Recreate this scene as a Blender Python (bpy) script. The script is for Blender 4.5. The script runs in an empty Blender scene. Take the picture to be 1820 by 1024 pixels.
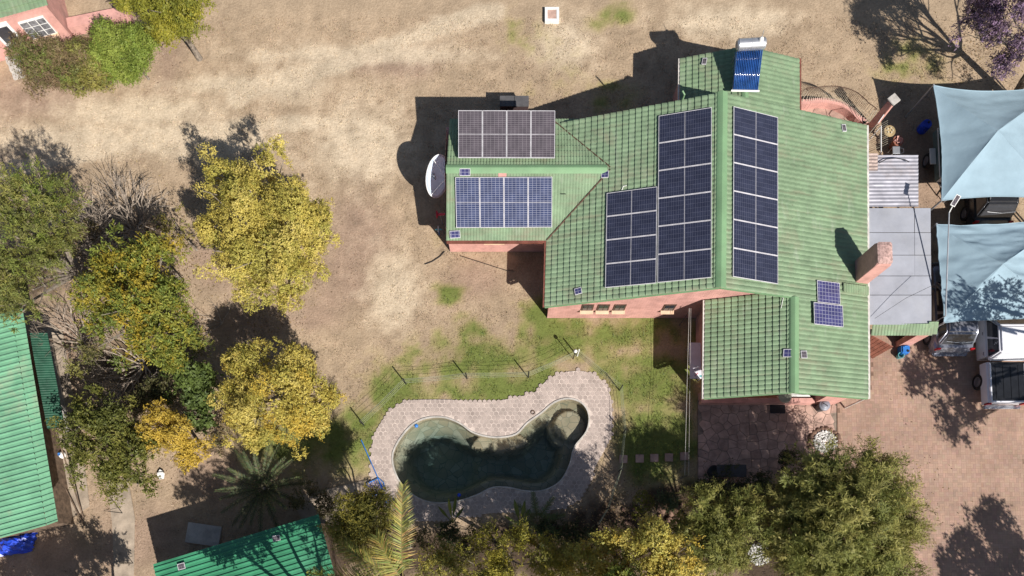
import bpy, bmesh, math, random
import numpy as np
from mathutils import Vector, Matrix
from math import sin, cos, tan, radians, pi, sqrt
SC = bpy.context.scene
COL = SC.collection
random.seed(4)
# ------------------------------------------------------------------ camera, sky, sun, exposure
F, CX, NADIR_V, H, TILT = 1250.0, 910.0, 1000.0, 31.25, radians(4.0)
CY = NADIR_V - F * tan(TILT)
cam = bpy.data.cameras.new('camera'); cam_o = bpy.data.objects.new('camera', cam); COL.objects.link(cam_o)
cam_o.location = (0, 0, H); cam_o.rotation_euler = (TILT, 0, 0)
cam.sensor_width = 36; cam.lens = F / 1820 * 36
cam.shift_y = (CY - 512) / 1820          # the photograph is the upper part of a taller frame
cam.clip_end = 2000; SC.camera = cam_o
SUN_EL = radians(42.5); SUN_AZ = math.atan2(-0.79, 0.61)      # direction towards the sun
SUN_DIR = Vector((cos(SUN_EL) * cos(SUN_AZ), cos(SUN_EL) * sin(SUN_AZ), sin(SUN_EL)))
w = bpy.data.worlds.new('World'); SC.world = w; w.use_nodes = True
nt = w.node_tree; sky = nt.nodes.new('ShaderNodeTexSky'); sky.sky_type = 'NISHITA'; sky.sun_disc = False
sky.sun_elevation = SUN_EL; sky.sun_rotation = math.atan2(SUN_DIR.x, SUN_DIR.y)
nt.links.new(sky.outputs[0], nt.nodes['Background'].inputs[0]); nt.nodes['Background'].inputs[1].default_value = 0.055
sun = bpy.data.lights.new('sun', 'SUN'); sun.energy = 5.0; sun.angle = radians(0.5); sun.color = (1.0, 0.955, 0.895)
sun_o = bpy.data.objects.new('sun', sun); COL.objects.link(sun_o)
sun_o.rotation_euler = (-SUN_DIR).to_track_quat('-Z', 'Y').to_euler(); sun_o.location = SUN_DIR * 60
SC.view_settings.view_transform = 'Standard'; SC.view_settings.look = 'None'
SC.view_settings.gamma = 1; SC.view_settings.use_curve_mapping = False; SC.view_settings.exposure = 0.5
# ------------------------------------------------------------------ helpers
def P(u, v, z=0.0):
    """pixel of the 1820x1024 photograph -> point at height z"""
    rx = (u - CX) / F; ry = -(v - CY) / F
    dx = rx; dy = ry * cos(TILT) + sin(TILT); dz = ry * sin(TILT) - cos(TILT)
    t = (z - H) / dz
    return Vector((dx * t, dy * t, z))
def ray_plane(u, v, zf):
    """pixel -> point on the surface z = zf(x, y)"""
    z = 2.5
    for _ in range(30):
        p = P(u, v, z); z = zf(p.x, p.y)
    return P(u, v, z)
def fbm(x, y, seed=0, octaves=4, scale=1.0):
    x = np.asarray(x, float) * scale; y = np.asarray(y, float) * scale
    r = np.random.RandomState(seed); tot = 0; amp = 1; s = 0
    for o in range(octaves):
        lat = r.rand(64, 64)
        xi = np.floor(x).astype(int); yi = np.floor(y).astype(int); fx = x - xi; fy = y - yi
        fx = fx * fx * (3 - 2 * fx); fy = fy * fy * (3 - 2 * fy)
        a = lat[xi % 64, yi % 64]; b = lat[(xi + 1) % 64, yi % 64]; c = lat[xi % 64, (yi + 1) % 64]; d = lat[(xi + 1) % 64, (yi + 1) % 64]
        tot = tot + amp * ((a * (1 - fx) + b * fx) * (1 - fy) + (c * (1 - fx) + d * fx) * fy); s += amp
        amp *= 0.5; x = x * 2.03 + 7.1; y = y * 2.03 + 3.7
    return tot / s
def tag(o, label=None, cat=None, group=None, kind=None):
    if label: o['label'] = label
    if cat: o['category'] = cat
    if group: o['group'] = group
    if kind: o['kind'] = kind
    return o
def empty(name, loc, label, cat, group=None, rz=0):
    o = bpy.data.objects.new(name, None); COL.objects.link(o); o.location = loc; o.rotation_euler = (0, 0, rz)
    o.empty_display_size = 0.2
    return tag(o, label, cat, group)
def link(name, me, parent=None, world=True):
    """world=True: the mesh is in world coordinates, kept there under its parent"""
    o = bpy.data.objects.new(name, me); COL.objects.link(o)
    if parent is not None:
        o.parent = parent
        if world: o.matrix_parent_inverse = mw(parent).inverted()
    return o
def mw(o):
    m = o.matrix_basis.copy()
    if o.parent is not None: m = mw(o.parent) @ o.matrix_parent_inverse @ m
    return m
class MB:
    def __init__(s): s.v = []; s.f = []; s.c = []
    def poly(s, pts, col=None):
        n = len(s.v); s.v += [tuple(p) for p in pts]; s.f.append(tuple(range(n, n + len(pts)))); s.c.append(col); return s
    def box(s, c, size, rz=0.0, axes=None, col=None, taper=1.0):
        c = Vector(c); hx, hy, hz = size[0] / 2, size[1] / 2, size[2] / 2
        if axes is None: ax = Vector((cos(rz), sin(rz), 0)); ay = Vector((-sin(rz), cos(rz), 0)); az = Vector((0, 0, 1))
        else: ax, ay, az = axes
        n = len(s.v)
        for sz in (-1, 1):
            k = taper if sz > 0 else 1.0
            for sx, sy in ((-1, -1), (1, -1), (1, 1), (-1, 1)):
                s.v.append(tuple(c + ax * hx * sx * k + ay * hy * sy * k + az * hz * sz))
        for q in ((3, 2, 1, 0), (4, 5, 6, 7), (0, 1, 5, 4), (1, 2, 6, 5), (2, 3, 7, 6), (3, 0, 4, 7)):
            s.f.append(tuple(n + i for i in q)); s.c.append(col)
        return s
    def prism(s, pts, z0, z1, col=None):
        """pts: xy outline, counter-clockwise"""
        a = sum(pts[i][0] * pts[(i + 1) % len(pts)][1] - pts[(i + 1) % len(pts)][0] * pts[i][1] for i in range(len(pts)))
        if a < 0: pts = pts[::-1]
        n = len(s.v); m = len(pts)
        s.v += [(p[0], p[1], z0) for p in pts] + [(p[0], p[1], z1) for p in pts]
        s.f.append(tuple(n + m + i for i in range(m))); s.c.append(col)
        s.f.append(tuple(n + m - 1 - i for i in range(m))); s.c.append(col)
        for i in range(m):
            j = (i + 1) % m; s.f.append((n + i, n + j, n + m + j, n + m + i)); s.c.append(col)
        return s
    def tube(s, pts, rad, sides=6, caps=True, col=None):
        pts = [Vector(p) for p in pts]
        if not isinstance(rad, (list, tuple)): rad = [rad] * len(pts)
        n = len(s.v); ref = Vector((0.31, 0.17, 0.93))
        for i, p in enumerate(pts):
            d = (pts[min(i + 1, len(pts) - 1)] - pts[max(i - 1, 0)])
            d = d.normalized() if d.length > 1e-9 else Vector((0, 0, 1))
            a = d.cross(ref)
            if a.length < 0.15: a = d.cross(Vector((1, 0, 0)))
            a.normalize(); b = d.cross(a)
            for k in range(sides):
                t = 2 * pi * k / sides; s.v.append(tuple(p + (a * cos(t) + b * sin(t)) * rad[i]))
        for i in range(len(pts) - 1):
            for k in range(sides):
                q = (k + 1) % sides; a0 = n + i * sides
                s.f.append((a0 + k, a0 + q, a0 + sides + q, a0 + sides + k)); s.c.append(col)
        if caps:
            s.f.append(tuple(n + k for k in range(sides - 1, -1, -1))); s.c.append(col)
            s.f.append(tuple(n + (len(pts) - 1) * sides + k for k in range(sides))); s.c.append(col)
        return s
    def lathe(s, c, prof, sides=20, axis=None, col=None):
        """prof: (radius, height along axis)"""
        c = Vector(c); az = Vector(axis).normalized() if axis is not None else Vector((0, 0, 1))
        ax = az.orthogonal().normalized(); ay = az.cross(ax); n = len(s.v)
        for r, h in prof:
            for k in range(sides):
                t = 2 * pi * k / sides; s.v.append(tuple(c + az * h + (ax * cos(t) + ay * sin(t)) * r))
        for i in range(len(prof) - 1):
            for k in range(sides):
                q = (k + 1) % sides; a0 = n + i * sides
                s.f.append((a0 + k, a0 + q, a0 + sides + q, a0 + sides + k)); s.c.append(col)
        return s
    def mesh(s, name, mat, smooth=False, bevel=0.0):
        me = bpy.data.meshes.new(name); me.from_pydata(s.v, [], s.f)
        if any(c is not None for c in s.c):
            at = me.attributes.new('tint', 'FLOAT_COLOR', 'FACE')
            arr = np.array([(c if c is not None else (1, 1, 1)) + (1,) for c in s.c], np.float32)
            at.data.foreach_set('color', arr.ravel())
        if bevel > 0:
            bm = bmesh.new(); bm.from_mesh(me); bmesh.ops.remove_doubles(bm, verts=bm.verts, dist=1e-5)
            bmesh.ops.bevel(bm, geom=[e for e in bm.edges if len(e.link_faces) == 2 and e.calc_face_angle(0) > 0.5], offset=bevel, segments=2, affect='EDGES', clamp_overlap=True)
            bm.to_mesh(me); bm.free()
        if mat is not None: me.materials.append(mat)
        if smooth: me.polygons.foreach_set('use_smooth', [True] * len(me.polygons))
        me.update(); return me
    def build(s, name, mat, parent=None, smooth=False, bevel=0.0, world=True):
        return link(name, s.mesh(name, mat, smooth, bevel), parent, world)
def centred(mb, loc):
    """shift a world-space MB so that its origin is loc"""
    mb.v = [(v[0] - loc[0], v[1] - loc[1], v[2] - loc[2]) for v in mb.v]; return mb
def single(mb, name, mat, loc, label, cat, group=None, smooth=False, bevel=0.0):
    o = centred(mb, loc).build(name, mat, None, smooth, bevel); o.location = loc
    return tag(o, label, cat, group)
def copy_tree(o, parent=None):
    c = o.copy(); COL.objects.link(c); c.parent = parent
    for ch in [x for x in bpy.data.objects if x.parent == o]: copy_tree(ch, c)
    return c
# ------------------------------------------------------------------ materials
def mat(name, col, rough=0.7, var=0.15, scale=3.0, bump=0.0, bscale=30.0, metal=0.0, col2=None, spec=0.4, tint=False, dirt=None, dirt_amt=0.5, rnd=0.0, streak=False):
    m = bpy.data.materials.new(name); m.use_nodes = True; nt = m.node_tree; N = nt.nodes; L = nt.links
    b = N['Principled BSDF']; b.inputs['Roughness'].default_value = rough; b.inputs['Metallic'].default_value = metal
    b.inputs['Specular IOR Level'].default_value = spec
    g = N.new('ShaderNodeNewGeometry')
    n1 = N.new('ShaderNodeTexNoise'); n1.inputs['Scale'].default_value = scale; n1.inputs['Detail'].default_value = 6
    n1.inputs['Roughness'].default_value = 0.65; L.new(g.outputs['Position'], n1.inputs['Vector'])
    mix = N.new('ShaderNodeMix'); mix.data_type = 'RGBA'
    c2 = col2 if col2 else tuple(c * (1 - 2 * var) for c in col); c1 = col if col2 else tuple(min(1, c * (1 + var)) for c in col)
    mix.inputs[6].default_value = (*c1, 1); mix.inputs[7].default_value = (*c2, 1)
    r = N.new('ShaderNodeMapRange'); r.inputs[1].default_value = 0.32; r.inputs[2].default_value = 0.68
    L.new(n1.outputs['Fac'], r.inputs[0]); L.new(r.outputs[0], mix.inputs[0]); out = mix.outputs[2]
    if dirt:
        n2 = N.new('ShaderNodeTexNoise'); n2.inputs['Scale'].default_value = scale * 0.37; n2.inputs['Detail'].default_value = 8; n2.inputs['Roughness'].default_value = 0.75
        L.new(g.outputs['Position'], n2.inputs['Vector'])
        r2 = N.new('ShaderNodeMapRange'); r2.inputs[1].default_value = 0.52; r2.inputs[2].default_value = 0.72; r2.inputs[4].default_value = dirt_amt
        L.new(n2.outputs['Fac'], r2.inputs[0])
        mx = N.new('ShaderNodeMix'); mx.data_type = 'RGBA'; mx.inputs[7].default_value = (*dirt, 1)
        L.new(r2.outputs[0], mx.inputs[0]); L.new(out, mx.inputs[6]); out = mx.outputs[2]
    if streak:
        for scl, lo, hi, amt, cl in (((0.5, 4.0, 1.0), .55, .75, .55, (.19, .165, .11)), ((3.8, 0.9, 1.0), .6, .74, .5, (.27, .31, .23)), ((7.0, 9.0, 1.0), .66, .72, .6, (.11, .12, .075))):
            mp = N.new('ShaderNodeVectorMath'); mp.operation = 'MULTIPLY'; mp.inputs[1].default_value = scl; L.new(g.outputs['Position'], mp.inputs[0])
            ns = N.new('ShaderNodeTexNoise'); ns.inputs['Scale'].default_value = 1.0; ns.inputs['Detail'].default_value = 5; L.new(mp.outputs[0], ns.inputs['Vector'])
            rs_ = N.new('ShaderNodeMapRange'); rs_.inputs[1].default_value = lo; rs_.inputs[2].default_value = hi; rs_.inputs[4].default_value = amt; L.new(ns.outputs['Fac'], rs_.inputs[0])
            ms_ = N.new('ShaderNodeMix'); ms_.data_type = 'RGBA'; ms_.inputs[7].default_value = (*cl, 1); L.new(rs_.outputs[0], ms_.inputs[0]); L.new(out, ms_.inputs[6]); out = ms_.outputs[2]
    if tint:
        a = N.new('ShaderNodeAttribute'); a.attribute_name = 'tint'
        mx = N.new('ShaderNodeMix'); mx.data_type = 'RGBA'; mx.blend_type = 'MULTIPLY'; mx.inputs[0].default_value = 1
        L.new(out, mx.inputs[6]); L.new(a.outputs['Color'], mx.inputs[7]); out = mx.outputs[2]
    if rnd:
        oi = N.new('ShaderNodeObjectInfo'); hs = N.new('ShaderNodeHueSaturation')
        rr = N.new('ShaderNodeMapRange'); rr.inputs[3].default_value = 1 - rnd; rr.inputs[4].default_value = 1 + rnd
        L.new(oi.outputs['Random'], rr.inputs[0]); L.new(rr.outputs[0], hs.inputs['Value']); L.new(out, hs.inputs['Color']); out = hs.outputs[0]
    L.new(out, b.inputs['Base Color'])
    if bump:
        nb = N.new('ShaderNodeTexNoise'); nb.inputs['Scale'].default_value = bscale; nb.inputs['Detail'].default_value = 5
        L.new(g.outputs['Position'], nb.inputs['Vector'])
        bp = N.new('ShaderNodeBump'); bp.inputs['Strength'].default_value = bump; bp.inputs['Distance'].default_value = 0.03
        L.new(nb.outputs['Fac'], bp.inputs['Height']); L.new(bp.outputs[0], b.inputs['Normal'])
    return m
def leaf_mat(name, transl=0.25):
    m = bpy.data.materials.new(name); m.use_nodes = True; nt = m.node_tree; N = nt.nodes; L = nt.links
    b = N['Principled BSDF']; b.inputs['Roughness'].default_value = 0.55; b.inputs['Specular IOR Level'].default_value = 0.25
    a = N.new('ShaderNodeAttribute'); a.attribute_name = 'tint'; L.new(a.outputs['Color'], b.inputs['Base Color'])
    t = N.new('ShaderNodeBsdfTranslucent'); L.new(a.outputs['Color'], t.inputs['Color'])
    mx = N.new('ShaderNodeMixShader'); mx.inputs[0].default_value = transl
    L.new(b.outputs[0], mx.inputs[1]); L.new(t.outputs[0], mx.inputs[2]); L.new(mx.outputs[0], N['Material Output'].inputs[0])
    return m
def brick_mat(name, c1, c2, mortar, bw, bh, ms, rough=0.6, spec=0.4, offset=0.0, coord='Object', bump=0.0, vertical=False, coat=0.0):
    m = bpy.data.materials.new(name); m.use_nodes = True; nt = m.node_tree; N = nt.nodes; L = nt.links
    b = N['Principled BSDF']; b.inputs['Roughness'].default_value = rough; b.inputs['Specular IOR Level'].default_value = spec
    b.inputs['Coat Weight'].default_value = coat; b.inputs['Coat Roughness'].default_value = 0.08
    t = N.new('ShaderNodeTexBrick'); t.offset = offset; t.squash = 1
    t.inputs['Scale'].default_value = 1; t.inputs['Brick Width'].default_value = bw; t.inputs['Row Height'].default_value = bh
    t.inputs['Mortar Size'].default_value = ms; t.inputs['Mortar Smooth'].default_value = 0.2
    t.inputs['Color1'].default_value = (*c1, 1); t.inputs['Color2'].default_value = (*c2, 1); t.inputs['Mortar'].default_value = (*mortar, 1)
    if coord == 'Object':
        tc = N.new('ShaderNodeTexCoord'); src = tc.outputs['Object']
    else:
        tc = N.new('ShaderNodeNewGeometry'); src = tc.outputs['Position']
    if vertical:
        sp = N.new('ShaderNodeSeparateXYZ'); L.new(src, sp.inputs[0]); ad = N.new('ShaderNodeMath'); L.new(sp.outputs[0], ad.inputs[0]); L.new(sp.outputs[1], ad.inputs[1])
        cb = N.new('ShaderNodeCombineXYZ'); L.new(ad.outputs[0], cb.inputs[0]); L.new(sp.outputs[2], cb.inputs[1]); src = cb.outputs[0]
    L.new(src, t.inputs['Vector'])
    nn = N.new('ShaderNodeTexNoise'); nn.inputs['Scale'].default_value = 2.2; nn.inputs['Detail'].default_value = 7
    L.new(tc.outputs['Position'] if coord != 'Object' else tc.outputs['Object'], nn.inputs['Vector'])
    mx = N.new('ShaderNodeMix'); mx.data_type = 'RGBA'; mx.blend_type = 'MULTIPLY'
    r = N.new('ShaderNodeMapRange'); r.inputs[1].default_value = 0.3; r.inputs[2].default_value = 0.7; r.inputs[3].default_value = 0.75; r.inputs[4].default_value = 1.1
    L.new(nn.outputs['Fac'], r.inputs[0]); mx.inputs[0].default_value = 1; L.new(t.outputs['Color'], mx.inputs[6]); L.new(r.outputs[0], mx.inputs[7])
    L.new(mx.outputs[2], b.inputs['Base Color'])
    if bump:
        bp = N.new('ShaderNodeBump'); bp.inputs['Strength'].default_value = bump; bp.inputs['Distance'].default_value = 0.01; bp.invert = True
        L.new(t.outputs['Fac'], bp.inputs['Height']); L.new(bp.outputs[0], b.inputs['Normal'])
    return m
M = {}
M['roof'] = mat('painted_metal_tile', (0.185, 0.265, 0.155), 0.6, 0.13, 1.5, dirt=(0.215, 0.21, 0.14), dirt_amt=0.8, streak=True, spec=0.3, bump=0.15, bscale=60)
M['roofW'] = mat('weathered_metal_tile', (0.195, 0.275, 0.165), 0.65, 0.14, 1.8, dirt=(0.225, 0.195, 0.14), dirt_amt=0.85, streak=True, spec=0.3, bump=0.15, bscale=60)
M['ridge'] = mat('ridge_cap_green', (0.165, 0.285, 0.15), 0.6, 0.08, 1.0, dirt=(0.19, 0.24, 0.14), dirt_amt=0.4)
M['shed'] = mat('ribbed_sheet_green', (0.15, 0.34, 0.205), 0.5, 0.12, 0.9, dirt=(0.33, 0.31, 0.22), dirt_amt=0.8, spec=0.4)
M['shed_dark'] = mat('fibre_sheet_green', (0.02, 0.085, 0.05), 0.5, 0.2, 2.0)
M['pink'] = brick_mat('pink_painted_brick', (0.58, 0.31, 0.265), (0.62, 0.34, 0.295), (0.45, 0.24, 0.205), 0.23, 0.086, 0.006, 0.8, 0.2, 0.5, 'World', 0.6, True)
M['pink_plain'] = mat('pink_plaster', (0.57, 0.305, 0.26), 0.85, 0.12, 2.5, bump=0.3)
M['pink_floor'] = mat('pinkish_stone', (0.46, 0.305, 0.245), 0.8, 0.18, 2.5, bump=0.25, rnd=0.16)
M['gutter_brown'] = mat('red_oxide_gutter', (0.19, 0.065, 0.045), 0.6, 0.2)
M['gutter_white'] = mat('off_white_gutter', (0.62, 0.58, 0.53), 0.6, 0.15)
M['white'] = mat('white_paint', (0.74, 0.73, 0.70), 0.5, 0.06)
M['alu'] = mat('panel_frame_alloy', (0.60, 0.58, 0.60), 0.45, 0.12, 4)
M['cell'] = brick_mat('mono_cell_blue', (0.023, 0.026, 0.050), (0.028, 0.032, 0.058), (0.10, 0.104, 0.145), 0.094, 0.188, 0.0052, 0.32, 0.4)
M['cell_light'] = brick_mat('mono_cell_slate', (0.035, 0.045, 0.105), (0.042, 0.055, 0.12), (0.26, 0.27, 0.34), 0.085, 0.16, 0.008, 0.3, 0.5)
M['cell_tilt'] = brick_mat('mono_cell_dusty', (0.075, 0.063, 0.075), (0.085, 0.07, 0.083), (0.2, 0.18, 0.19), 0.085, 0.16, 0.007, 0.4, 0.4)
M['cell_poly'] = brick_mat('poly_cell_violet', (0.045, 0.045, 0.13), (0.055, 0.052, 0.15), (0.24, 0.24, 0.32), 0.156, 0.156, 0.011, 0.3, 0.5)
M['dark'] = mat('black_rubber', (0.018, 0.018, 0.02), 0.6, 0.2)
M['darkgrey'] = mat('dark_grey_board', (0.085, 0.082, 0.085), 0.7, 0.15)
M['steel'] = mat('galvanised_steel', (0.42, 0.43, 0.45), 0.4, 0.1, 3, metal=0.5)
M['tank'] = mat('brushed_tank_steel', (0.62, 0.62, 0.64), 0.32, 0.08, 6, metal=0.75)
M['tube'] = mat('evacuated_tube_glass', (0.02, 0.075, 0.26), 0.12, 0.25, 3, spec=0.8)
M['tube_shine'] = mat('reflector_sheet_blue', (0.12, 0.26, 0.46), 0.35, 0.2, 5, metal=0.3)
M['wood'] = mat('weathered_wood', (0.16, 0.11, 0.075), 0.85, 0.3, 5)
M['iron'] = mat('painted_iron_cream', (0.50, 0.46, 0.36), 0.6, 0.15)
M['iron_dark'] = mat('rusty_iron', (0.10, 0.055, 0.035), 0.75, 0.3, 8)
M['concrete'] = mat('pale_concrete', (0.46, 0.43, 0.39), 0.85, 0.15, 2.5, bump=0.3)
M['concrete_d'] = mat('trodden_concrete', (0.36, 0.29, 0.22), 0.9, 0.2, 1.6, bump=0.4)
M['fc_sheet'] = mat('grey_fibre_cement', (0.325, 0.335, 0.375), 0.75, 0.09, 0.9, bump=0.2, dirt=(0.35, 0.345, 0.35), dirt_amt=0.5, rnd=0.03)
M['corr'] = mat('corrugated_iron', (0.44, 0.43, 0.47), 0.42, 0.12, 1.5, metal=0.35, dirt=(0.3, 0.22, 0.17), dirt_amt=0.4)
M['corr_rust'] = mat('rusty_corrugated_iron', (0.40, 0.31, 0.27), 0.6, 0.15, 2.5, metal=0.15)
M['glass'] = mat('dark_window_glass', (0.03, 0.035, 0.045), 0.06, 0.1, spec=0.8)
M['glass_grey'] = mat('grey_window_glass', (0.2, 0.2, 0.21), 0.15, 0.3, 6, spec=0.7)
M['sill'] = mat('cream_tiled_sill', (0.62, 0.42, 0.28), 0.7, 0.12)
M['sail'] = mat('pale_blue_shade_cloth', (0.275, 0.375, 0.435), 0.85, 0.07, 0.8, bump=0.12, bscale=8, dirt=(0.235, 0.33, 0.385), dirt_amt=0.6, spec=0.15)
M['bark'] = mat('grey_brown_bark', (0.24, 0.20, 0.16), 0.9, 0.3, 8, bump=0.5)
M['deadwood'] = mat('bleached_dead_wood', (0.33, 0.27, 0.215), 0.9, 0.3, 6)
M['leaf'] = leaf_mat('leaf_blade', 0.28)
M['leaf_dense'] = leaf_mat('needle_leaf', 0.15)
M['blue_plastic'] = mat('blue_plastic', (0.03, 0.17, 0.50), 0.4, 0.1)
M['royal'] = mat('royal_blue_tarpaulin', (0.015, 0.06, 0.55), 0.35, 0.25, 4)
M['teal'] = mat('teal_plastic', (0.10, 0.36, 0.38), 0.4, 0.1)
M['red'] = mat('pinkish_red_plastic', (0.55, 0.045, 0.085), 0.45, 0.1)
M['redlamp'] = mat('red_lamp_glass', (0.40, 0.015, 0.02), 0.2, 0.1)
M['carwhite'] = mat('white_car_paint', (0.68, 0.68, 0.72), 0.2, 0.03, spec=0.6)
M['carsilver'] = mat('silver_car_paint', (0.27, 0.28, 0.33), 0.25, 0.05, metal=0.5)
M['cardark'] = mat('dark_car_paint', (0.022, 0.024, 0.03), 0.25, 0.1, spec=0.6)
M['cargreen'] = mat('grey_green_body', (0.10, 0.15, 0.15), 0.5, 0.2)
M['liner'] = mat('black_bed_liner', (0.013, 0.014, 0.017), 0.35, 0.2, spec=0.5)
M['chrome'] = mat('bumper_chrome', (0.62, 0.62, 0.64), 0.2, 0.05, metal=0.8)
M['terracotta'] = mat('terracotta', (0.30, 0.12, 0.08), 0.8, 0.2)
M['rock'] = mat('brown_rock', (0.20, 0.12, 0.085), 0.9, 0.3, 6, bump=0.6, rnd=0.25)
M['pebble'] = mat('white_pebble', (0.66, 0.64, 0.61), 0.7, 0.15, 20)
M['hex'] = mat('hexagon_paver', (0.40, 0.325, 0.285), 0.8, 0.14, 2.0, bump=0.3, rnd=0.08, tint=False)
M['hexs'] = mat('hexagon_paver_field', (0.40, 0.325, 0.285), 0.8, 0.14, 2.0, bump=0.3, tint=True)
M['grout'] = mat('sand_joint', (0.24, 0.19, 0.15), 0.95, 0.2, 4)
M['brickp'] = mat('clay_brick_paver', (0.36, 0.235, 0.175), 0.88, 0.12, 0.6, bump=0.3, tint=True, dirt=(0.335, 0.245, 0.18), dirt_amt=0.85)
M['rim'] = mat('grey_wheel_rim', (.2, .2, .22), .4, .1, metal=.4)
M['hat'] = mat('straw', (0.36, 0.27, 0.14), 0.9, 0.2)
# ------------------------------------------------------------------ ground
def inside(px, py, poly):
    r = np.zeros(np.shape(px), bool); n = len(poly)
    for i in range(n):
        x0, y0 = poly[i]; x1, y1 = poly[(i + 1) % n]
        c = ((y0 > py) != (y1 > py)); 
        with np.errstate(divide='ignore', invalid='ignore'):
            r ^= c & (px < (x1 - x0) * (py - y0) / (y1 - y0 + 1e-12) + x0)
    return r
def dist_poly(px, py, poly):
    d = np.full(np.shape(px), 1e9); n = len(poly)
    for i in range(n):
        x0, y0 = poly[i]; x1, y1 = poly[(i + 1) % n]; dx, dy = x1 - x0, y1 - y0
        t = np.clip(((px - x0) * dx + (py - y0) * dy) / (dx * dx + dy * dy + 1e-12), 0, 1)
        d = np.minimum(d, np.hypot(px - x0 - t * dx, py - y0 - t * dy))
    return d
def spline(pts, n=8):
    out = []; m = len(pts)
    for i in range(m):
        p0, p1, p2, p3 = [np.array(pts[(i + k - 1) % m], float) for k in range(4)]
        for j in range(n):
            t = j / n
            out.append(tuple(0.5 * (2 * p1 + (p2 - p0) * t + (2 * p0 - 5 * p1 + 4 * p2 - p3) * t * t + (3 * p1 - p0 - 3 * p2 + p3) * t ** 3)))
    return out
def px_outline(pts, z=0.0, n=0):
    q = [tuple(P(u, v, z)[:2]) for u, v in pts]
    return spline(q, n) if n else q
POOL = px_outline([(722, 766), (750, 746), (785, 742), (815, 752), (838, 768), (862, 776), (890, 778), (918, 772), (938, 752), (962, 735), (985, 716), (1010, 709), (1034, 717), (1046, 738), (1042, 766), (1020, 795), (1012, 825), (995, 855), (965, 871), (935, 872), (905, 866), (875, 866), (845, 880), (805, 892), (760, 891), (725, 872), (704, 842), (699, 805)], 0.05, 4)
DECK = px_outline([(688, 732), (706, 717), (730, 708), (800, 707), (860, 712), (930, 700), (955, 690), (968, 675), (1000, 659), (1040, 657), (1070, 672), (1089, 705), (1091, 760), (1083, 790), (1062, 830), (1035, 885), (1005, 905), (960, 912), (880, 915), (800, 925), (735, 930), (690, 915), (660, 880), (655, 830), (660, 780), (672, 752)], 0.03, 3)
def blob(x, y, u, v, ru, rv, rot=0.0):
    c = P(u, v); k = 31.6 / F
    dx = (x - c.x) / (ru * k); dy = (y - c.y) / (rv * k)
    a = radians(rot); dx, dy = dx * cos(a) + dy * sin(a), -dx * sin(a) + dy * cos(a)
    return np.exp(-(dx * dx + dy * dy))
def masks(x, y):
    n = fbm(x, y, 3, 5, 0.7); n2 = fbm(x, y, 8, 4, 2.3)
    g = np.zeros_like(x)
    for b in ((850, 640, 150, 55), (700, 700, 70, 60), (940, 690, 190, 55), (1160, 680, 95, 80), (1165, 790, 90, 90), (840, 585, 35, 28), (1000, 600, 110, 60), (960, 560, 60, 30), (1095, 22, 32, 30),
              (1060, 45, 40, 20), (950, 180, 25, 30), (985, 130, 60, 60), (800, 430, 40, 22), (560, 780, 120, 60), (640, 760, 50, 60), (1120, 590, 120, 40), (800, 520, 30, 20), (1620, 110, 90, 60), (930, 60, 60, 60), (1075, 170, 70, 40)):
        a = 1.0 if b[1] > 500 else (0.75 if b[0] == 1095 else 0.42)
        g = np.maximum(g, a * blob(x, y, *b))
    g = np.clip((g * 1.2 + (n - 0.5) * 1.3 * np.clip(g * 3, 0, 1) + (n2 - 0.5) * 1.2 * np.clip(g * 3, 0, 1) - 0.20) * 1.12, 0, 1)
    bare = np.zeros_like(x)
    for b in ((600, 500, 70, 90), (430, 580, 90, 60), (380, 470, 60, 60), (630, 410, 60, 120), (240, 960, 120, 90), (120, 620, 60, 90), (60, 170, 100, 50), (300, 110, 40, 60), (380, 850, 80, 60), (180, 460, 90, 90), (690, 110, 120, 30), (850, 500, 60, 50), (1640, 350, 60, 60), (1640, 260, 60, 120), (40, 990, 200, 60), (560, 560, 60, 30)):
        bare = np.maximum(bare, blob(x, y, *b))
    bare = np.clip((bare + (n - 0.5) * 0.9 - 0.2) * 1.4, 0, 1)
    pale = np.zeros_like(x)
    for b in ((650, 98, 230, 20, 19), (650, 98, 230, 20, 19), (330, 250, 200, 40, 5), (130, 250, 160, 40, -8), (520, 150, 60, 40), (250, 200, 160, 30), (640, 260, 90, 80), (1000, 80, 60, 60), (700, 520, 50, 70), (420, 150, 120, 20, 10), (1300, 40, 120, 40)):
        pale = np.maximum(pale, blob(x, y, *b))
    for (ua, va, ub, vb, wt) in ((420, 176, 880, 18, .42), (-60, 320, 330, 228, .5), (330, 228, 640, 215, .4)):      # worn tracks
        A_, B_ = P(ua, va), P(ub, vb); dx_, dy_ = B_.x - A_.x, B_.y - A_.y; tt_ = np.clip(((x - A_.x) * dx_ + (y - A_.y) * dy_) / (dx_ * dx_ + dy_ * dy_), 0, 1)
        dd_ = np.hypot(x - A_.x - tt_ * dx_, y - A_.y - tt_ * dy_) + (n - .5) * .9; pale = np.maximum(pale, 1.1 * np.exp(-(dd_ / wt) ** 2))
    pale = np.clip((pale * 1.25 + (n2 - 0.5) * 0.9 + (n - 0.5) * 0.5 - 0.2) * 1.3, 0, 1)
    return g, bare, pale, n, n2
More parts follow.
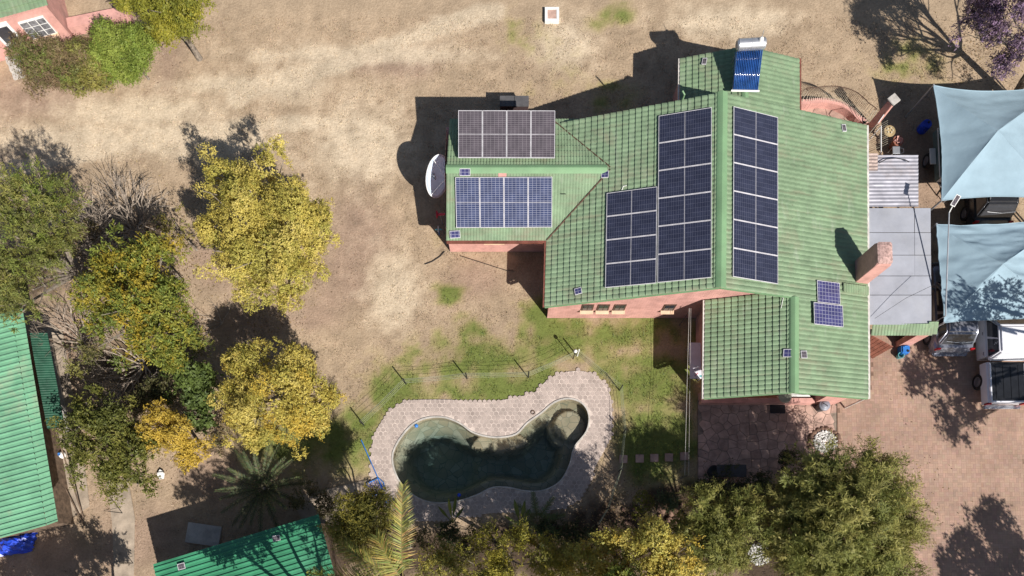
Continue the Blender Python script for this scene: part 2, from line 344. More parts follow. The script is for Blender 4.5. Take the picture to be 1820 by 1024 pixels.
def ground_colour(x, y):
    g, bare, pale, n, n2 = masks(x, y)
    straw = np.array((0.40, 0.302, 0.206)); soil = np.array((0.325, 0.23, 0.17)); light = np.array((0.58, 0.48, 0.35)); green = np.array((0.148, 0.178, 0.048)); olive = np.array((0.32, 0.27, 0.11))
    c = straw * np.ones(x.shape + (1,)); L = lambda c, k, t: c * (1 - t[..., None]) + k * t[..., None]
    c = L(c, soil, bare * 0.85); c = L(c, light, pale * 0.8)
    c = L(c, olive, np.clip(g * 1.6, 0, 1) * 0.8); c = L(c, green, np.clip(g * 1.5 - 0.45, 0, 1))
    dark_ground = np.zeros_like(x)                      # dug planting bed along the pool garden; darker ground below the left trees
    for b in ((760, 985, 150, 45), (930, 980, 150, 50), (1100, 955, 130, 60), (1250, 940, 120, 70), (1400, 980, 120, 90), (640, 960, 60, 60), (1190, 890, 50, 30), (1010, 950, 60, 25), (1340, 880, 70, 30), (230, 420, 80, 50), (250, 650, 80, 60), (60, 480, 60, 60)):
        dark_ground = np.maximum(dark_ground, blob(x, y, *b) * (.75 if b[0] < 400 else 1.2))
    c = L(c, np.array((0.085, 0.06, 0.042)), np.clip((dark_ground + (n2 - .5) * .9 + (n - .5) * .5 - .22) * 2.2, 0, 1))
    n3 = fbm(x, y, 17, 3, 5.5)
    return c * (0.76 + 0.48 * n2)[..., None] * (0.84 + 0.32 * n)[..., None] * (.86 + .28 * n3)[..., None]
step = 0.16
xs = np.concatenate([[-400, -150, -60, -38], np.arange(-31, 31.01, step), [38, 60, 150, 400]])
ys = np.concatenate([[-400, -150, -60, -18], np.arange(-9, 31.01, step), [38, 60, 150, 400]])
X, Y = np.meshgrid(xs, ys)
Z = (fbm(X, Y, 5, 3, 0.5) - 0.5) * 0.05 + (fbm(X, Y, 6, 3, 3.0) - 0.5) * 0.03 - 0.012
deck_in = inside(X, Y, DECK)
nx, ny = len(xs), len(ys)
idx = np.arange(nx * ny).reshape(ny, nx)
faces = np.stack([idx[:-1, :-1], idx[:-1, 1:], idx[1:, 1:], idx[1:, :-1]], -1).reshape(-1, 4)
dpool = np.where(inside(X, Y, POOL), -1, 1) * dist_poly(X, Y, POOL)
cut = (dpool < 0.25).ravel()
faces = faces[~cut[faces].any(1)]
def np_mesh(name, verts, faces, mat, col=None, dom='POINT', smooth=False):
    me = bpy.data.meshes.new(name); k = faces.shape[1]
    me.vertices.add(len(verts)); me.vertices.foreach_set('co', np.ascontiguousarray(verts, np.float32).ravel())
    me.loops.add(faces.size); me.loops.foreach_set('vertex_index', np.ascontiguousarray(faces, np.int32).ravel())
    me.polygons.add(len(faces)); me.polygons.foreach_set('loop_start', np.arange(0, faces.size, k, dtype=np.int32))
    me.update(calc_edges=True)
    if col is not None:
        at = me.attributes.new('tint', 'FLOAT_COLOR', dom)
        at.data.foreach_set('color', np.ascontiguousarray(np.concatenate([col, np.ones((len(col), 1))], 1), np.float32).ravel())
    me.polygons.foreach_set('use_smooth', [smooth] * len(faces))
    me.materials.append(mat); return me
M['ground'] = mat('dry_lawn_soil', (1.0, 1.0, 1.0), 0.95, 0.0, 9.0, bump=0.8, bscale=14, col2=(0.72, 0.70, 0.68), tint=True, spec=0.1)
GV = np.stack([X, Y, Z], -1).reshape(-1, 3)
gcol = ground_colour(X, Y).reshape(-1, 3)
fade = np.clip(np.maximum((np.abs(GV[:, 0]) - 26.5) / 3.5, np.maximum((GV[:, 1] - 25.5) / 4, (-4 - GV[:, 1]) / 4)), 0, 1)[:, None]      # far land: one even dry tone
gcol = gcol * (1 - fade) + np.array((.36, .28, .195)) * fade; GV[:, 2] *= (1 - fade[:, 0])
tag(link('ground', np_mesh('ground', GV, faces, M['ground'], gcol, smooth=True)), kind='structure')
# ------------------------------------------------------------------ paved areas
DRIVE = px_outline([(1487, 700), (1545, 700), (1545, 590), (1650, 590), (1662, 530), (1960, 530), (1960, 1150), (1380, 1150), (1487, 860)])
PATIO = px_outline([(1240, 712), (1486, 700), (1486, 800), (1470, 860), (1240, 858)])
HALFMOON = px_outline([(1400, 205), (1410, 188), (1440, 180), (1470, 178), (1498, 184), (1520, 199), (1532, 222), (1530, 262), (1400, 262)], 0.1, 3)
LEFTPATH = px_outline([(190, 850), (228, 850), (240, 920), (238, 1060), (205, 1060), (200, 930)])
APRON = px_outline([(85, 570), (112, 590), (150, 820), (160, 900), (100, 940), (60, 620)])
SLAB = px_outline([(520, 885), (655, 852), (668, 905), (600, 935), (540, 935)])
def skirt_box(mb, poly, z0, z1): mb.prism(poly, z0, z1)
M['joint'] = mat('brick_joint_sand', (0.22, 0.14, 0.10), .95, .2, 4)
b = MB(); b.prism(DRIVE, -0.1, 0.0545); tag(b.build('driveway', M['joint']), kind='structure')
drive_o = bpy.data.objects['driveway']
# clay bricks in basket weave
bv, bf, bc = [], [], []
rs = np.random.RandomState(2)
gx = np.arange(10.0, 27.0, 0.42); gy = np.arange(-4.0, 15.0, 0.42)
boxes = []
for ix, x in enumerate(gx):
    for iy, y in enumerate(gy):
        for qx in (0, 1):
            for qy in (0, 1):
                cx0, cy0 = x + qx * 0.21, y + qy * 0.21
                hor = (ix * 2 + qx + iy * 2 + qy) % 2 == 0
                for k in (0, 1):
                    if hor: boxes.append((cx0 + 0.105, cy0 + 0.0525 + k * 0.105, 0.206, 0.1015))
                    else: boxes.append((cx0 + 0.0525 + k * 0.105, cy0 + 0.105, 0.1015, 0.206))
B = np.array(boxes); 
keep = inside(B[:, 0], B[:, 1], DRIVE) & (dist_poly(B[:, 0], B[:, 1], DRIVE) > 0.07); B = B[keep]
zt = 0.0565 + rs.normal(0, 0.0006, len(B))
def slab_mesh(B, z0, zt, inset=0.0008):
    n = len(B); hx, hy = B[:, 2] / 2, B[:, 3] / 2
    sg = np.array([(-1, -1), (1, -1), (1, 1), (-1, 1)], float)
    lo = np.zeros((n, 4, 3)); up = np.zeros((n, 4, 3))
    for i, (a, c) in enumerate(sg):
        lo[:, i, 0] = B[:, 0] + a * hx; lo[:, i, 1] = B[:, 1] + c * hy; lo[:, i, 2] = z0
        up[:, i, 0] = B[:, 0] + a * (hx - inset); up[:, i, 1] = B[:, 1] + c * (hy - inset); up[:, i, 2] = zt
    V = np.concatenate([lo, up], 1).reshape(-1, 3)
    q = np.array([(4, 5, 6, 7), (0, 1, 5, 4), (1, 2, 6, 5), (2, 3, 7, 6), (3, 0, 4, 7)])
    Fc = (np.arange(n)[:, None, None] * 8 + q[None]).reshape(-1, 4)
    return V, Fc
V, Fc = slab_mesh(B, 0.04, zt)
tc = (np.array((1, 1, 1)) * (0.86 + 0.2 * rs.rand(len(B), 1)) * np.array((1, 1, 1)) + rs.normal(0, 0.018, (len(B), 3)))
o = link('brick_field', np_mesh('brick_field', V, Fc, M['brickp'], np.repeat(np.clip(tc, 0.3, 1.5), 5, 0), 'FACE'), drive_o); o['kind'] = 'stuff'
# crazy paving
def voronoi_cells(poly, spacing, seed, gap=0.012):
    r = random.Random(seed); xs_ = [p[0] for p in poly]; ys_ = [p[1] for p in poly]
    pts = []
    x = min(xs_)
    while x < max(xs_):
        y = min(ys_)
        while y < max(ys_):
            pts.append((x + r.uniform(-.42, .42) * spacing, y + r.uniform(-.42, .42) * spacing)); y += spacing
        x += spacing
    cells = []
    for i, p in enumerate(pts):
        if not bool(inside(np.array(p[0]), np.array(p[1]), poly)): continue
        c = [(p[0] + a * spacing * 1.3, p[1] + b_ * spacing * 1.3) for a, b_ in ((-1, -1), (1, -1), (1, 1), (-1, 1))]
        lines = []
        for j, q in enumerate(pts):
            if i == j or abs(q[0] - p[0]) > 3 * spacing or abs(q[1] - p[1]) > 3 * spacing: continue
            nx_, ny_ = q[0] - p[0], q[1] - p[1]; l = math.hypot(nx_, ny_)
            lines.append((nx_ / l, ny_ / l, (nx_ * (p[0] + q[0]) / 2 + ny_ * (p[1] + q[1]) / 2) / l - gap))
        n = len(poly)
        area = sum(poly[k][0] * poly[(k + 1) % n][1] - poly[(k + 1) % n][0] * poly[k][1] for k in range(n))
        for k in range(n):      # near convex outline: clip to its edges
            ax_, ay_ = poly[k]; bx_, by_ = poly[(k + 1) % n]; ex, ey = bx_ - ax_, by_ - ay_; l = math.hypot(ex, ey)
            if l < 1e-6: continue
            s = 1 if area > 0 else -1
            lines.append((s * ey / l, -s * ex / l, (s * ey * ax_ - s * ex * ay_) / l - gap))
        for a, b_, d in lines:
            out = []
            for k in range(len(c)):
                p0, p1 = c[k], c[(k + 1) % len(c)]; d0 = a * p0[0] + b_ * p0[1] - d; d1 = a * p1[0] + b_ * p1[1] - d
                if d0 <= 0: out.append(p0)
                if (d0 < 0 < d1) or (d1 < 0 < d0):
                    t = d0 / (d0 - d1); out.append((p0[0] + (p1[0] - p0[0]) * t, p0[1] + (p1[1] - p0[1]) * t))
            c = out
            if len(c) < 3: break
        if len(c) >= 3:
            ar = abs(sum(c[k][0] * c[(k + 1) % len(c)][1] - c[(k + 1) % len(c)][0] * c[k][1] for k in range(len(c)))) / 2
            if ar > 0.012: cells.append(c)
    return cells
def crazy(name, poly, z, spacing, seed, base='grout', smat='pink_floor'):
    b = MB(); b.prism(poly, -0.1, z - 0.018); po = tag(b.build(name, M[base]), kind='structure')
    r = random.Random(seed)
    for c in voronoi_cells(poly, spacing, seed):
        cx_ = sum(p[0] for p in c) / len(c); cy_ = sum(p[1] for p in c) / len(c)
        m = MB(); m.prism([(p[0] - cx_, p[1] - cy_) for p in c], -0.03, 0.0)
        so = m.build('paving_stone', M[smat], po, world=False); so.location = (cx_, cy_, z + r.uniform(-.004, .004))
    return po
crazy('stone_patio', PATIO, 0.06, 0.42, 5)
crazy('veranda_floor', HALFMOON, 0.12, 0.62, 9)
b = MB(); b.prism(LEFTPATH, -0.1, 0.035); tag(b.build('garden_path', M['concrete_d']), kind='structure')
b = MB(); b.prism(APRON, -0.1, 0.03); tag(b.build('shed_apron', M['concrete_d']), kind='structure')
b = MB(); b.prism(SLAB, -0.1, 0.03); tag(b.build('garden_terrace', M['concrete_d']), kind='structure')
# ------------------------------------------------------------------ pool
def offset_loop(lp, d):
    out = []; n = len(lp); a = sum(lp[k][0] * lp[(k + 1) % n][1] - lp[(k + 1) % n][0] * lp[k][1] for k in range(n)); s = 1 if a > 0 else -1
    for i in range(n):
        p, q = lp[i - 1], lp[(i + 1) % n]; tx, ty = q[0] - p[0], q[1] - p[1]; l = math.hypot(tx, ty) or 1
        out.append((lp[i][0] + s * ty / l * d, lp[i][1] - s * tx / l * d))
    return out
def ring_fill(outer, inner, z, name, m, parent=None):
    bm = bmesh.new(); E_ = []
    for lp in (outer, inner):
        vs = [bm.verts.new((p[0], p[1], z)) for p in lp]
        E_ += [bm.edges.new((vs[i], vs[(i + 1) % len(vs)])) for i in range(len(vs))]
    bmesh.ops.triangle_fill(bm, use_beauty=True, use_dissolve=False, edges=E_)
    for f in bm.faces:
        if f.normal.z < 0: f.normal_flip()
    me = bpy.data.meshes.new(name); bm.to_mesh(me); bm.free(); me.materials.append(m)
    return link(name, me, parent)
M['deck_joint'] = mat('pale_mortar_joint', (0.56, 0.47, 0.41), .9, .2, 3)
dk = tag(ring_fill(offset_loop(DECK, -.09), POOL, 0.03, 'pool_deck', M['deck_joint']), kind='structure')
DK2 = offset_loop(DECK, -.09); b = MB(); n = len(DK2)
for i in range(n):
    p, q = DK2[i], DK2[(i + 1) % n]; b.poly([(p[0], p[1], -.1), (q[0], q[1], -.1), (q[0], q[1], .03), (p[0], p[1], .03)])
b.build('deck_edge', M['grout'], dk)
R6 = 0.122; hexp = []
dx6 = sqrt(3) * R6; dy6 = 1.5 * R6
xs6 = np.arange(-8, 6, dx6); ys6 = np.arange(1, 12, dy6)
for j, y in enumerate(ys6):
    for x in xs6: hexp.append((x + (j % 2) * dx6 / 2, y))
HX = np.array(hexp); ok = inside(HX[:, 0], HX[:, 1], DECK) & (dist_poly(HX[:, 0], HX[:, 1], DECK) > 0.03) & ~inside(HX[:, 0], HX[:, 1], POOL) & (dist_poly(HX[:, 0], HX[:, 1], POOL) > 0.125)
HX = HX[ok]; HX = HX[np.argsort(-HX[:, 1])]
hm = MB(); hr = R6 * 0.90
pts6 = [(hr * cos(radians(30 + 60 * k)), hr * sin(radians(30 + 60 * k))) for k in range(6)]
n0 = 0; hm.v = [(x, y, -.03) for x, y in pts6] + [(x * .95, y * .95, 0) for x, y in pts6]
hm.f = [(6, 7, 8, 9, 10, 11)] + [(k, (k + 1) % 6, 6 + (k + 1) % 6, 6 + k) for k in range(6)]; hm.c = [None] * 7
hme = hm.mesh('hexagon_tile', M['hex'])
for x, y in HX[:300]:
    o = link('hexagon_tile', hme, dk, False); o.location = (x, y, 0.037 + random.uniform(-.002, .002)); o.rotation_euler = (random.uniform(-.008, .008), random.uniform(-.008, .008), 0)
rest = HX[300:]; hv = np.array(hm.v)
V = (hv[None] + np.concatenate([rest, 0.037 + rs.normal(0, .001, (len(rest), 1))], 1)[:, None]).reshape(-1, 3)
me = bpy.data.meshes.new('hexagon_tile_field'); fl = []
for i in range(len(rest)): fl += [tuple(12 * i + k for k in f) for f in hm.f]
me.from_pydata(V.tolist(), [], fl); me.materials.append(M['hexs'])
at = me.attributes.new('tint', 'FLOAT_COLOR', 'FACE')
tc = np.repeat(0.92 + 0.16 * rs.rand(len(rest)), 7); at.data.foreach_set('color', np.stack([tc, tc, tc, np.ones_like(tc)], 1).astype(np.float32).ravel())
o = link('hexagon_tile_field', me, dk); o['kind'] = 'stuff'
# basin: depth from the distance to the edge, a raised bench along the bay and a round shallow step
pool = empty('swimming_pool', P(860, 830, 0), 'kidney shaped swimming pool with dark greenish water and pale rim', 'pool')
sx = np.arange(-5.6, 4.4, 0.07); sy = np.arange(2.6, 8.6, 0.07); PX, PY = np.meshgrid(sx, sy)
ins = inside(PX, PY, POOL); dd = np.where(ins, 1, -1) * dist_poly(PX, PY, POOL)
sm = lambda t: np.clip(t, 0, 1) ** 2 * (3 - 2 * np.clip(t, 0, 1))
depth = 0.62 + 1.15 * sm((dd - 0.35) / 0.5)
c = P(1012, 757, -.3); r0 = np.hypot(PX - c.x, PY - c.y)
depth = np.minimum(depth, 0.40 + 0.3 * (r0 > 0.72) + 2.0 * sm((r0 - 0.98) / 0.12))
c = P(780, 820, -1); r1 = np.hypot(PX - c.x, PY - c.y)
depth = depth + 0.35 * sm((1.95 - r1) / 0.5)
c = P(890, 795, -.3); r2 = np.hypot((PX - c.x) / 1.35, (PY - c.y) / 0.75)
depth = np.where((r2 < 1) & (dd < 0.55), np.minimum(depth, 0.42), depth)
PZ = 0.0 - depth + (fbm(PX, PY, 4, 3, 2.0) - .5) * 0.05
m_ = len(sx); idx = np.arange(PX.size).reshape(PX.shape)
fcs = np.stack([idx[:-1, :-1], idx[:-1, 1:], idx[1:, 1:], idx[1:, :-1]], -1).reshape(-1, 4)
near = (dd > -0.12).ravel(); fcs = fcs[near[fcs].all(1)]
def pool_mat():
    m = bpy.data.materials.new('pool_stone_lining'); m.use_nodes = True; nt = m.node_tree; N = nt.nodes; L = nt.links; b = N['Principled BSDF']
    g = N.new('ShaderNodeNewGeometry')
    v = N.new('ShaderNodeTexVoronoi'); v.feature = 'DISTANCE_TO_EDGE'; v.inputs['Scale'].default_value = 2.6; L.new(g.outputs['Position'], v.inputs['Vector'])
    v2 = N.new('ShaderNodeTexVoronoi'); v2.inputs['Scale'].default_value = 2.6; L.new(g.outputs['Position'], v2.inputs['Vector'])
    hs = N.new('ShaderNodeSeparateColor'); L.new(v2.outputs['Color'], hs.inputs[0])
    r = N.new('ShaderNodeMapRange'); r.inputs[2].default_value = 0.04; L.new(v.outputs['Distance'], r.inputs[0])
    mx = N.new('ShaderNodeMix'); mx.data_type = 'RGBA'; mx.inputs[6].default_value = (0.22, 0.19, 0.13, 1)
    st = N.new('ShaderNodeMix'); st.data_type = 'RGBA'; st.inputs[6].default_value = (0.46, 0.31, 0.18, 1); st.inputs[7].default_value = (0.64, 0.47, 0.31, 1); L.new(hs.outputs[0], st.inputs[0])
    L.new(r.outputs[0], mx.inputs[0]); L.new(st.outputs[2], mx.inputs[7])
    n = N.new('ShaderNodeTexNoise'); n.inputs['Scale'].default_value = 1.1; n.inputs['Detail'].default_value = 8; L.new(g.outputs['Position'], n.inputs['Vector'])
    r2 = N.new('ShaderNodeMapRange'); r2.inputs[1].default_value = .45; r2.inputs[2].default_value = .7; r2.inputs[4].default_value = .7; L.new(n.outputs['Fac'], r2.inputs[0])
    m3 = N.new('ShaderNodeMix'); m3.data_type = 'RGBA'; m3.inputs[7].default_value = (0.26, 0.23, 0.13, 1); L.new(r2.outputs[0], m3.inputs[0]); L.new(mx.outputs[2], m3.inputs[6])
    L.new(m3.outputs[2], b.inputs['Base Color']); b.inputs['Roughness'].default_value = 0.8
    return m
M['lining'] = pool_mat()
link('basin_floor', np_mesh('basin_floor', np.stack([PX, PY, PZ], -1).reshape(-1, 3), fcs, M['lining'], smooth=True), pool)
b = MB(); n = len(POOL)
for i in range(n):
    p, q = POOL[i], POOL[(i + 1) % n]; b.poly([(q[0], q[1], -2.6), (p[0], p[1], -2.6), (p[0], p[1], .055), (q[0], q[1], .055)])
b.build('basin_wall', M['lining'], pool)
b = MB()
cen = (sum(p[0] for p in POOL) / n, sum(p[1] for p in POOL) / n)
inn, out_ = offset_loop(POOL, -0.012), offset_loop(POOL, 0.05)
for i in range(n):
    j = (i + 1) % n; zt_ = 0.068
    b.poly([(inn[i][0], inn[i][1], zt_), (inn[j][0], inn[j][1], zt_), (out_[j][0], out_[j][1], zt_), (out_[i][0], out_[i][1], zt_)])
    b.poly([(inn[j][0], inn[j][1], zt_), (inn[i][0], inn[i][1], zt_), (inn[i][0], inn[i][1], -.02), (inn[j][0], inn[j][1], -.02)])
    b.poly([(out_[i][0], out_[i][1], zt_), (out_[j][0], out_[j][1], zt_), (out_[j][0], out_[j][1], .02), (out_[i][0], out_[i][1], .02)])
b.build('pool_rim', M['concrete'], pool)
def water_mat():
    m = bpy.data.materials.new('pool_water'); m.use_nodes = True; nt = m.node_tree; N = nt.nodes; L = nt.links
    N.remove(N['Principled BSDF']); t = N.new('ShaderNodeBsdfTransparent'); t.inputs[0].default_value = (0.90, 0.95, 0.97, 1)
    g = N.new('ShaderNodeBsdfGlossy'); g.inputs['Roughness'].default_value = 0.03; fr = N.new('ShaderNodeFresnel'); fr.inputs[0].default_value = 1.33
    n = N.new('ShaderNodeTexNoise'); n.inputs['Scale'].default_value = 5; n.inputs['Detail'].default_value = 3
    ge = N.new('ShaderNodeNewGeometry'); L.new(ge.outputs['Position'], n.inputs['Vector'])
    bp = N.new('ShaderNodeBump'); bp.inputs['Strength'].default_value = 0.12; bp.inputs['Distance'].default_value = 0.02; L.new(n.outputs['Fac'], bp.inputs['Height'])
    L.new(bp.outputs[0], g.inputs['Normal'])
    mx = N.new('ShaderNodeMixShader'); L.new(fr.outputs[0], mx.inputs[0]); L.new(t.outputs[0], mx.inputs[1]); L.new(g.outputs[0], mx.inputs[2])
    L.new(mx.outputs[0], N['Material Output'].inputs['Surface'])
    v = N.new('ShaderNodeVolumeAbsorption'); v.inputs['Color'].default_value = (0.07, 0.50, 0.66, 1); v.inputs['Density'].default_value = 0.33
    L.new(v.outputs[0], N['Material Output'].inputs['Volume'])
    return m
wb = MB(); wl = offset_loop(POOL, 0.04); wb.prism(wl, -2.5, -0.06); wo = wb.build('water', water_mat(), pool); wo['kind'] = 'structure' if False else 'stuff'
for u, v, cn in ((740, 757, 'blue_plastic'), (816, 880, 'royal')):
    q = P(u, v, -.06); single(MB().lathe(q, [(0.0, .07), (.06, .06), (.085, .03), (.085, -.02), (.05, -.06), (0, -.07)], 14), 'chlorine_floater', M[cn], q, 'small pale blue float beside the curved rim where sun hits the pool' if cn == 'blue_plastic' else 'small dark blue float in the shaded side of the pool', 'pool float', smooth=True)
q = P(947, 733, .055); single(MB().lathe(q, [(.09, -.02), (.1, .012), (.07, .014), (.06, -.03), (0, -.03)], 16), 'skimmer_lid', M['iron_dark'], q, 'small round brown skimmer hole in the hexagon paving beside the pool', 'drain')
# ------------------------------------------------------------------ grass blades
rg = np.random.RandomState(11)
NB = 420000
bx = rg.uniform(-26, 26, NB); by = rg.uniform(-3, 25.5, NB)
keepb = ~inside(bx, by, DECK) & ~inside(bx, by, DRIVE) & ~inside(bx, by, PATIO) & ~inside(bx, by, LEFTPATH) & ~inside(bx, by, APRON) & ~inside(bx, by, SLAB)
keepb &= ~inside(bx, by, [(1.5, 11.0), (14.7, 11.0), (14.7, 18.5), (1.5, 18.5)]) & ~inside(bx, by, [(8.3, 7), (14.6, 7), (14.6, 11), (8.3, 11)]) & ~inside(bx, by, HALFMOON)
bx, by = bx[keepb], by[keepb]
g_, ba_, pa_, nn_, nn2_ = masks(bx, by)
tuft = np.clip((fbm(bx, by, 51, 3, 2.6) - .40) * 5, 0.06, 1)
kp = rg.rand(len(bx)) < np.clip(0.25 + 0.75 * np.maximum(g_, 0.75 * (1 - ba_)), 0, 1) * tuft
bx, by, g_ = bx[kp], by[kp], g_[kp]
zb = (fbm(bx, by, 5, 3, 0.5) - 0.5) * 0.05 - 0.012
ang = rg.uniform(0, 2 * pi, len(bx)); ln = rg.uniform(0.05, 0.13, len(bx)) * (1 + .3 * g_); le = rg.uniform(0.25, 1.2, len(bx)); wd = rg.uniform(.008, .02, len(bx))
d = np.stack([np.cos(ang) * np.cos(le), np.sin(ang) * np.cos(le), np.sin(le)], 1); s_ = np.stack([-np.sin(ang), np.cos(ang), 0 * ang], 1)
p0 = np.stack([bx, by, zb - .01], 1)
V = np.stack([p0 - s_ * wd[:, None], p0 + s_ * wd[:, None], p0 + d * ln[:, None]], 1).reshape(-1, 3)
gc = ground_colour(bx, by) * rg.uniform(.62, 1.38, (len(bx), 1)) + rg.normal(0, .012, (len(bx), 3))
o = link('lawn_grass', np_mesh('lawn_grass', V, np.arange(len(V)).reshape(-1, 3), M['leaf'], np.clip(gc, .01, .8), 'FACE'))
tag(o, 'dry straw coloured and green grass blades covering the yard', 'grass', kind='stuff')
# ------------------------------------------------------------------ house
SK = 0.0297
def XS(s, y): return s + SK * (y - 12)
K = 2.1 / 6.78
zW = lambda x, y: 2.3 + (x - SK * (y - 12) - 1.42) * K
zE = lambda x, y: 4.4 - (x - SK * (y - 12) - 8.2) * K
LY0, LYR, LZR = 13.62, 16.33, 3.1; KL = (LZR - 2.3) / (LYR - LY0)
zLS = lambda x, y: 2.3 + (y - LY0) * KL
zLN = lambda x, y: LZR - (y - LYR) * KL
zSW = lambda x, y: 2.3 + (x - SK * (y - 12) - 8.17) * (1.081 / 3.32)
house = empty('house', (8.2, 12, 0), 'pink brick house with green metal tile roofs in four wings and solar panels', 'house')
def tiles(name, O, A, D, parent, m='roof', pan=0.2, course=0.262, amp=0.024, stepz=0.037):
    O, A, D = Vector(O), Vector(A), Vector(D); nrm = A.cross(D).normalized()
    if nrm.z < 0: nrm = -nrm
    La, Ld = A.length, D.length
    nu = max(2, int(La / pan * 4)); us = np.linspace(0, 1, nu + 1)
    nc = max(1, round(Ld / course)); ts, off = [], []
    for k in range(nc):
        a, b_ = k / nc, (k + 1) / nc
        ts += [a + 1e-4, a + (b_ - a) * 0.5, b_ - (b_ - a) * 0.07, b_ - 1e-4]; off += [0.0, stepz * .5, stepz * .93, stepz]
    ts = np.array(ts); off = np.array(off)
    ph = us * La / pan
    wave = amp * (np.abs(np.sin(pi * ph)) ** 0.7)
    U, T = np.meshgrid(us, ts); OF = off[:, None] + wave[None]
    # rows of pressed sheets never line up perfectly
    OF = OF + (fbm(U * La, T * Ld, 21, 2, 1.5) - .5) * 0.012
    Vv = np.array(O)[None, None] + U[..., None] * np.array(A) + T[..., None] * np.array(D) + OF[..., None] * np.array(nrm)
    idx = np.arange(U.size).reshape(U.shape)
    q = np.stack([idx[:-1, :-1], idx[:-1, 1:], idx[1:, 1:], idx[1:, :-1]], -1).reshape(-1, 4)
    if A.cross(D).z < 0: q = q[:, ::-1]
    return link(name, np_mesh(name, Vv.reshape(-1, 3), q, M[m]), parent)
def pt(s, y, z): return Vector((XS(s, y), y, z))
YS, YN, YSW = 10.75, 18.73, 6.83
tiles('roof_slope', pt(8.2, YS, 4.4), pt(8.2, YN, 4.4) - pt(8.2, YS, 4.4), pt(1.42, YS, 2.3) - pt(8.2, YS, 4.4), house, 'roofW')
tiles('roof_slope', pt(8.2, YS, 4.4), pt(8.2, YN, 4.4) - pt(8.2, YS, 4.4), pt(15.0, YS, 4.4 - 6.8 * K) - pt(8.2, YS, 4.4), house, 'roof', amp=0.028, stepz=0.03)
tiles('roof_slope', pt(11.49, YSW, 4.4 - 3.29 * K), pt(11.49, YS, 0) - pt(11.49, YSW, 0), pt(15.0, YSW, 4.4 - 6.8 * K) - pt(11.49, YSW, 4.4 - 3.29 * K), house, 'roof', amp=0.028, stepz=0.03)
tiles('roof_slope', pt(11.49, YSW, 3.381), pt(11.49, 11.03, 0) - pt(11.49, YSW, 0), pt(8.17, YSW, 2.3) - pt(11.49, YSW, 3.381), house, 'roof')
LX0, LX1 = -2.72, 4.35
tiles('roof_slope', (LX0, LYR, LZR), (LX1 - LX0, 0, 0), (-.07, LY0 - LYR, 2.3 - LZR), house, 'roofW', course=.3, pan=.125, amp=.014, stepz=.012)
tiles('roof_slope', (LX0, LYR, LZR), (LX1 - LX0, 0, 0), (.05, 2.62, -2.62 * KL), house, 'roofW', course=.3, pan=.125)
# low northern wing
a_ = P(1205, 106, 2.25); c_ = P(1417, 103, 2.3); yN2 = (a_.y + c_.y) / 2
RXN = (a_.x + c_.x) / 2; ZRN = 3.02; zNW = lambda x, y: 2.27 + (x - a_.x) * (ZRN - 2.27) / (RXN - a_.x)
for sx_ in (-1, 1):
    ex = a_.x if sx_ < 0 else c_.x
    tiles('roof_slope', (RXN, 18.35, ZRN), (SK * 3, yN2 - 18.35, 0), (ex - RXN, 0, 2.27 - ZRN), house, 'roof', amp=0.026 if sx_ < 0 else .028, stepz=.037 if sx_ < 0 else .02)
# ridge caps: shallow rounded strips
def ridge(p, q, wdt, h, parent=house):
    p, q = Vector(p), Vector(q); d = (q - p).normalized(); s = d.cross(Vector((0, 0, 1))).normalized(); b = MB(); prof = []
    for k in range(9):
        t = -1 + k / 4; prof.append((s * (wdt * t), Vector((0, 0, h * (1 - t * t) ** .5 - wdt * .30 * abs(t) + .035))))
    for k in range(8):
        b.poly([p + prof[k][0] + prof[k][1], q + prof[k][0] + prof[k][1], q + prof[k + 1][0] + prof[k + 1][1], p + prof[k + 1][0] + prof[k + 1][1]])
    o = b.build('ridge_cap', M['ridge'], parent, smooth=True)
    for pp in o.data.polygons: pass
    return o
ridge(pt(8.2, YN + .02, 4.4), pt(8.2, YS - .02, 4.4), 0.24, 0.06)
ridge(pt(11.49, YS - .0, 3.40), pt(11.49, YSW - .02, 3.40), 0.2, 0.05)
ridge((LX0 - .02, LYR, LZR), (3.95, LYR, LZR), 0.2, 0.05)
ridge((RXN, 18.9, ZRN), (RXN + .07, yN2 + .01, ZRN), 0.17, 0.05)
# dark strips standing in for the shaded gap between small wing and main slope
def crease(pts, r):
    for p, q in zip(pts[:-1], pts[1:]): MB().tube([p, q], r, 6).build('valley_shade_strip', M['iron_dark'], house)
def on_both(f1, y): 
    z = f1(0, y); return Vector((XS(1.42 + (z - 2.3) / K, y), y, z + .035))
crease([on_both(zLS, y) for y in (LY0, LYR - .05)], .035); crease([on_both(zLN, y) for y in (LYR + .05, 18.8)], .03)
# fascias and gutters
def bar(p, q, w_, h_, name, m, parent=house):
    p, q = Vector(p), Vector(q); d = q - p; l = d.length; d.normalize(); s = d.cross(Vector((0, 0, 1))).normalized(); u = s.cross(d)
    return MB().box((p + q) / 2, (l, w_, h_), axes=(d, s, u)).build(name, M[m], parent)
bar(pt(1.38, YS, 2.27), pt(1.38, 13.6, 2.27), .10, .11, 'gutter', 'gutter_brown')
bar((LX0 - .05, LY0 - .05, 2.26), (1.38, LY0 - .05, 2.26), .10, .11, 'gutter', 'gutter_brown')
bar(pt(15.07, YSW, 2.24), pt(15.07, YN, 2.24), .09, .1, 'gutter', 'gutter_white')
bar(pt(8.12, YSW, 2.27), pt(8.12, 11.03, 2.27), .08, .1, 'gutter', 'gutter_white')
bar((a_.x - .04, 18.8, 2.24), (a_.x + .04, yN2, 2.24), .06, .1, 'gutter', 'gutter_white')
bar((c_.x + .05, 18.8, 2.24), (c_.x + .13, yN2, 2.24), .09, .12, 'gutter', 'gutter_brown')
bar(pt(1.42, YS - .01, 2.24), pt(8.2, YS - .01, 4.34), .025, .12, 'verge_board', 'ridge')
